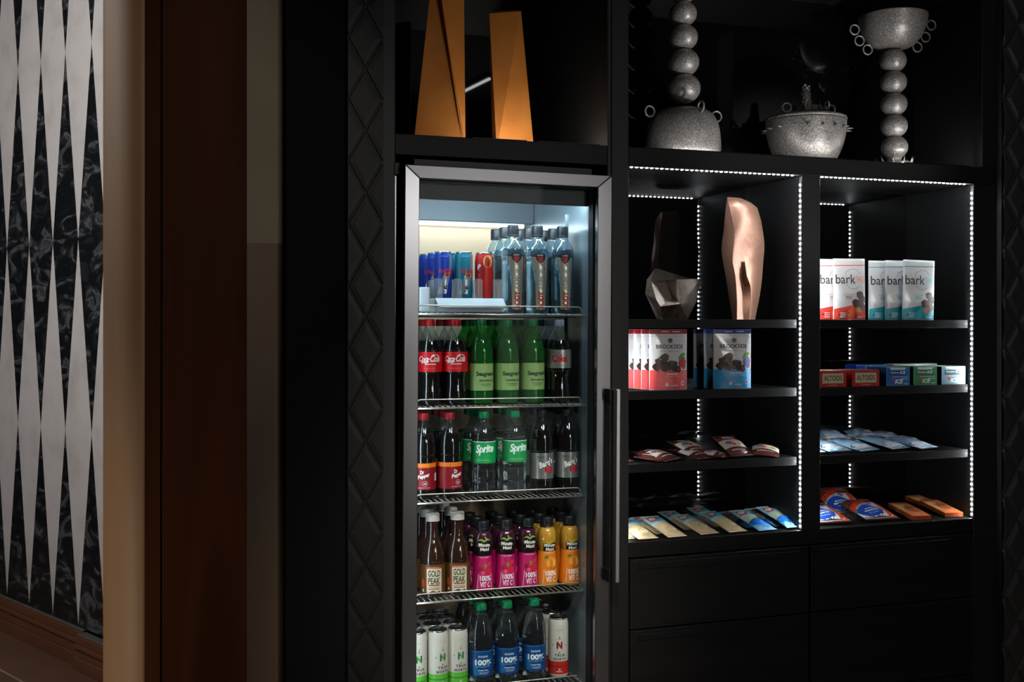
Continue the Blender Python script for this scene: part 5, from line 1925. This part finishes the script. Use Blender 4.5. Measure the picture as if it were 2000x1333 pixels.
def a_swirl(A, w_, h):
    A.rect(-w_ / 2 + 0.001, w_ / 2 - 0.001, h * 0.80, h * 0.998, '#4a2c24', off=0.0003)
    A.poly([(-w_ * 0.48, h * 0.44), (-w_ * 0.2, h * 0.62), (w_ * 0.2, h * 0.58), (w_ * 0.48, h * 0.70), (w_ * 0.48, h * 0.05), (-w_ * 0.48, h * 0.05)], '#d8dce0', off=0.0004)
    A.poly([(-w_ * 0.48, h * 0.55), (-w_ * 0.25, h * 0.70), (0, h * 0.66), (-w_ * 0.05, h * 0.56), (-w_ * 0.3, h * 0.50), (-w_ * 0.48, h * 0.40)], '#d8401c', off=0.0007)
    A.disc(-w_ * 0.14, h * 0.27, w_ * 0.33, h * 0.19, '#1c48b0', off=0.0007, a=-0.2)
    A.small(-w_ * 0.10, h * 0.31, w_ * 0.34, h * 0.030, '#e8f0f8', off=0.0010, n=4)
    A.small(-w_ * 0.12, h * 0.25, w_ * 0.40, h * 0.034, '#e8f0f8', off=0.0010, n=4)
    A.small(-w_ * 0.10, h * 0.19, w_ * 0.30, h * 0.022, '#8cb4e8', off=0.0010, n=4)
    A.poly([(-w_ * 0.40, h * 0.74), (w_ * 0.10, h * 0.76), (w_ * 0.30, h * 0.70), (0, h * 0.66)], '#c82020', off=0.0009)
    A.poly([(w_ * 0.20, h * 0.62), (w_ * 0.38, h * 0.68), (w_ * 0.47, h * 0.08), (w_ * 0.26, h * 0.04)], '#e0482a', off=0.0008)
    A.disc(w_ * 0.02, h * 0.52, w_ * 0.08, h * 0.05, '#28388c', off=0.0010)
    A.text('S', w_ * 0.02, h * 0.52, w_ * 0.06, h * 0.05, '#e8e8f0', bold=0.03, off=0.0013)
    A.small(0, h * 0.87, w_ * 0.7, h * 0.045, '#c8bcb8', off=0.0008)


g = 'red white and blue candy bags'
cp = pouch('candy_bag', '', 'candy bag', g, 0.128, 0.185, 0.021, '#6a4238g', a_swirl, kind='pillow', seed=51)
CP = [(1630, 1027, -0.08, 0.17, 0.004, 'red, white and blue candy bag at the near edge of the deck'),
      (1726, 1021, -0.04, 0.18, 0.004, 'red, white and blue candy bag left of the orange bars'),
      (1662, 1010, -0.16, 0.34, 0.004, 'brown-topped candy bag leaning up behind the two front bags')]
for i, (px, py, yaw, tilt, up_, lab) in enumerate(CP):
    q = on_z(px, py, ZD)
    loc = (q.x, max(q.y, Y0 + 0.03), ZD + 0.008 + up_ * 0.4)
    rt = lay(yaw, tilt)
    if i == 0:
        cp.location, cp.rotation_euler, cp['label'] = loc, rt, lab
    else:
        dup(cp, loc, None, lab, g, rot=rt)


def obar(label, px, py, yaw, z=0.0):
    w_, L_, H = 0.068, 0.150, 0.0145
    mb = MB()
    mb.box(-w_ / 2, w_ / 2, 0, L_, 0, H, '#b45430g')
    q = on_z(px, py, ZD)
    o = mb.build('candy_bar', loc=(q.x, max(q.y, Y0 + 0.02), ZD + 0.001 + z), rot=(0.13, 0, yaw), bevel=0.001)
    tag(o, label, 'candy bar', 'orange boxed candy bars')
    a_ = MB()
    A = Art(lambda x, z_, o_=0: (x, z_, H + o_), a_, L=1.0)
    A.rect(-w_ / 2 + 0.001, w_ / 2 - 0.001, 0.001, L_ * 0.30, '#dc7a4a')
    A.rect(-w_ / 2 + 0.001, w_ / 2 - 0.001, L_ * 0.30, L_ * 0.97, '#b8683c')
    A.poly([(-w_ / 2 + 0.001, L_ * 0.30), (0.0, L_ * 0.30), (0.006, L_ * 0.80), (-w_ / 2 + 0.001, L_ * 0.86)], '#c8a860', off=0.0006)
    A.disc(0.006, L_ * 0.46, 0.020, 0.026, '#8c3c20', off=0.0008)
    A.disc(0.008, L_ * 0.46, 0.016, 0.020, '#c06038', off=0.0010)
    A.disc(0.008, L_ * 0.60, 0.020, 0.014, '#7c3420', off=0.0012)
    A.rect(-w_ / 2 + 0.001, w_ / 2 - 0.001, L_ * 0.88, L_ * 0.98, '#804834', off=0.0006)
    a_.build('printed_top', o)
    return o


obar('orange boxed candy bar next to the candy bags', 1800, 1017, -0.12)
obar('orange boxed candy bar at the right end of the deck', 1863, 1011, -0.12)
q = on_z(1836, 985, ZD)
mb_o = obar('orange boxed candy bar lying back between the two front ones', 1800, 985, 0.0, 0.015)
mb_o.location = (X_(1836, 3.04), 3.03, ZD + 0.004)
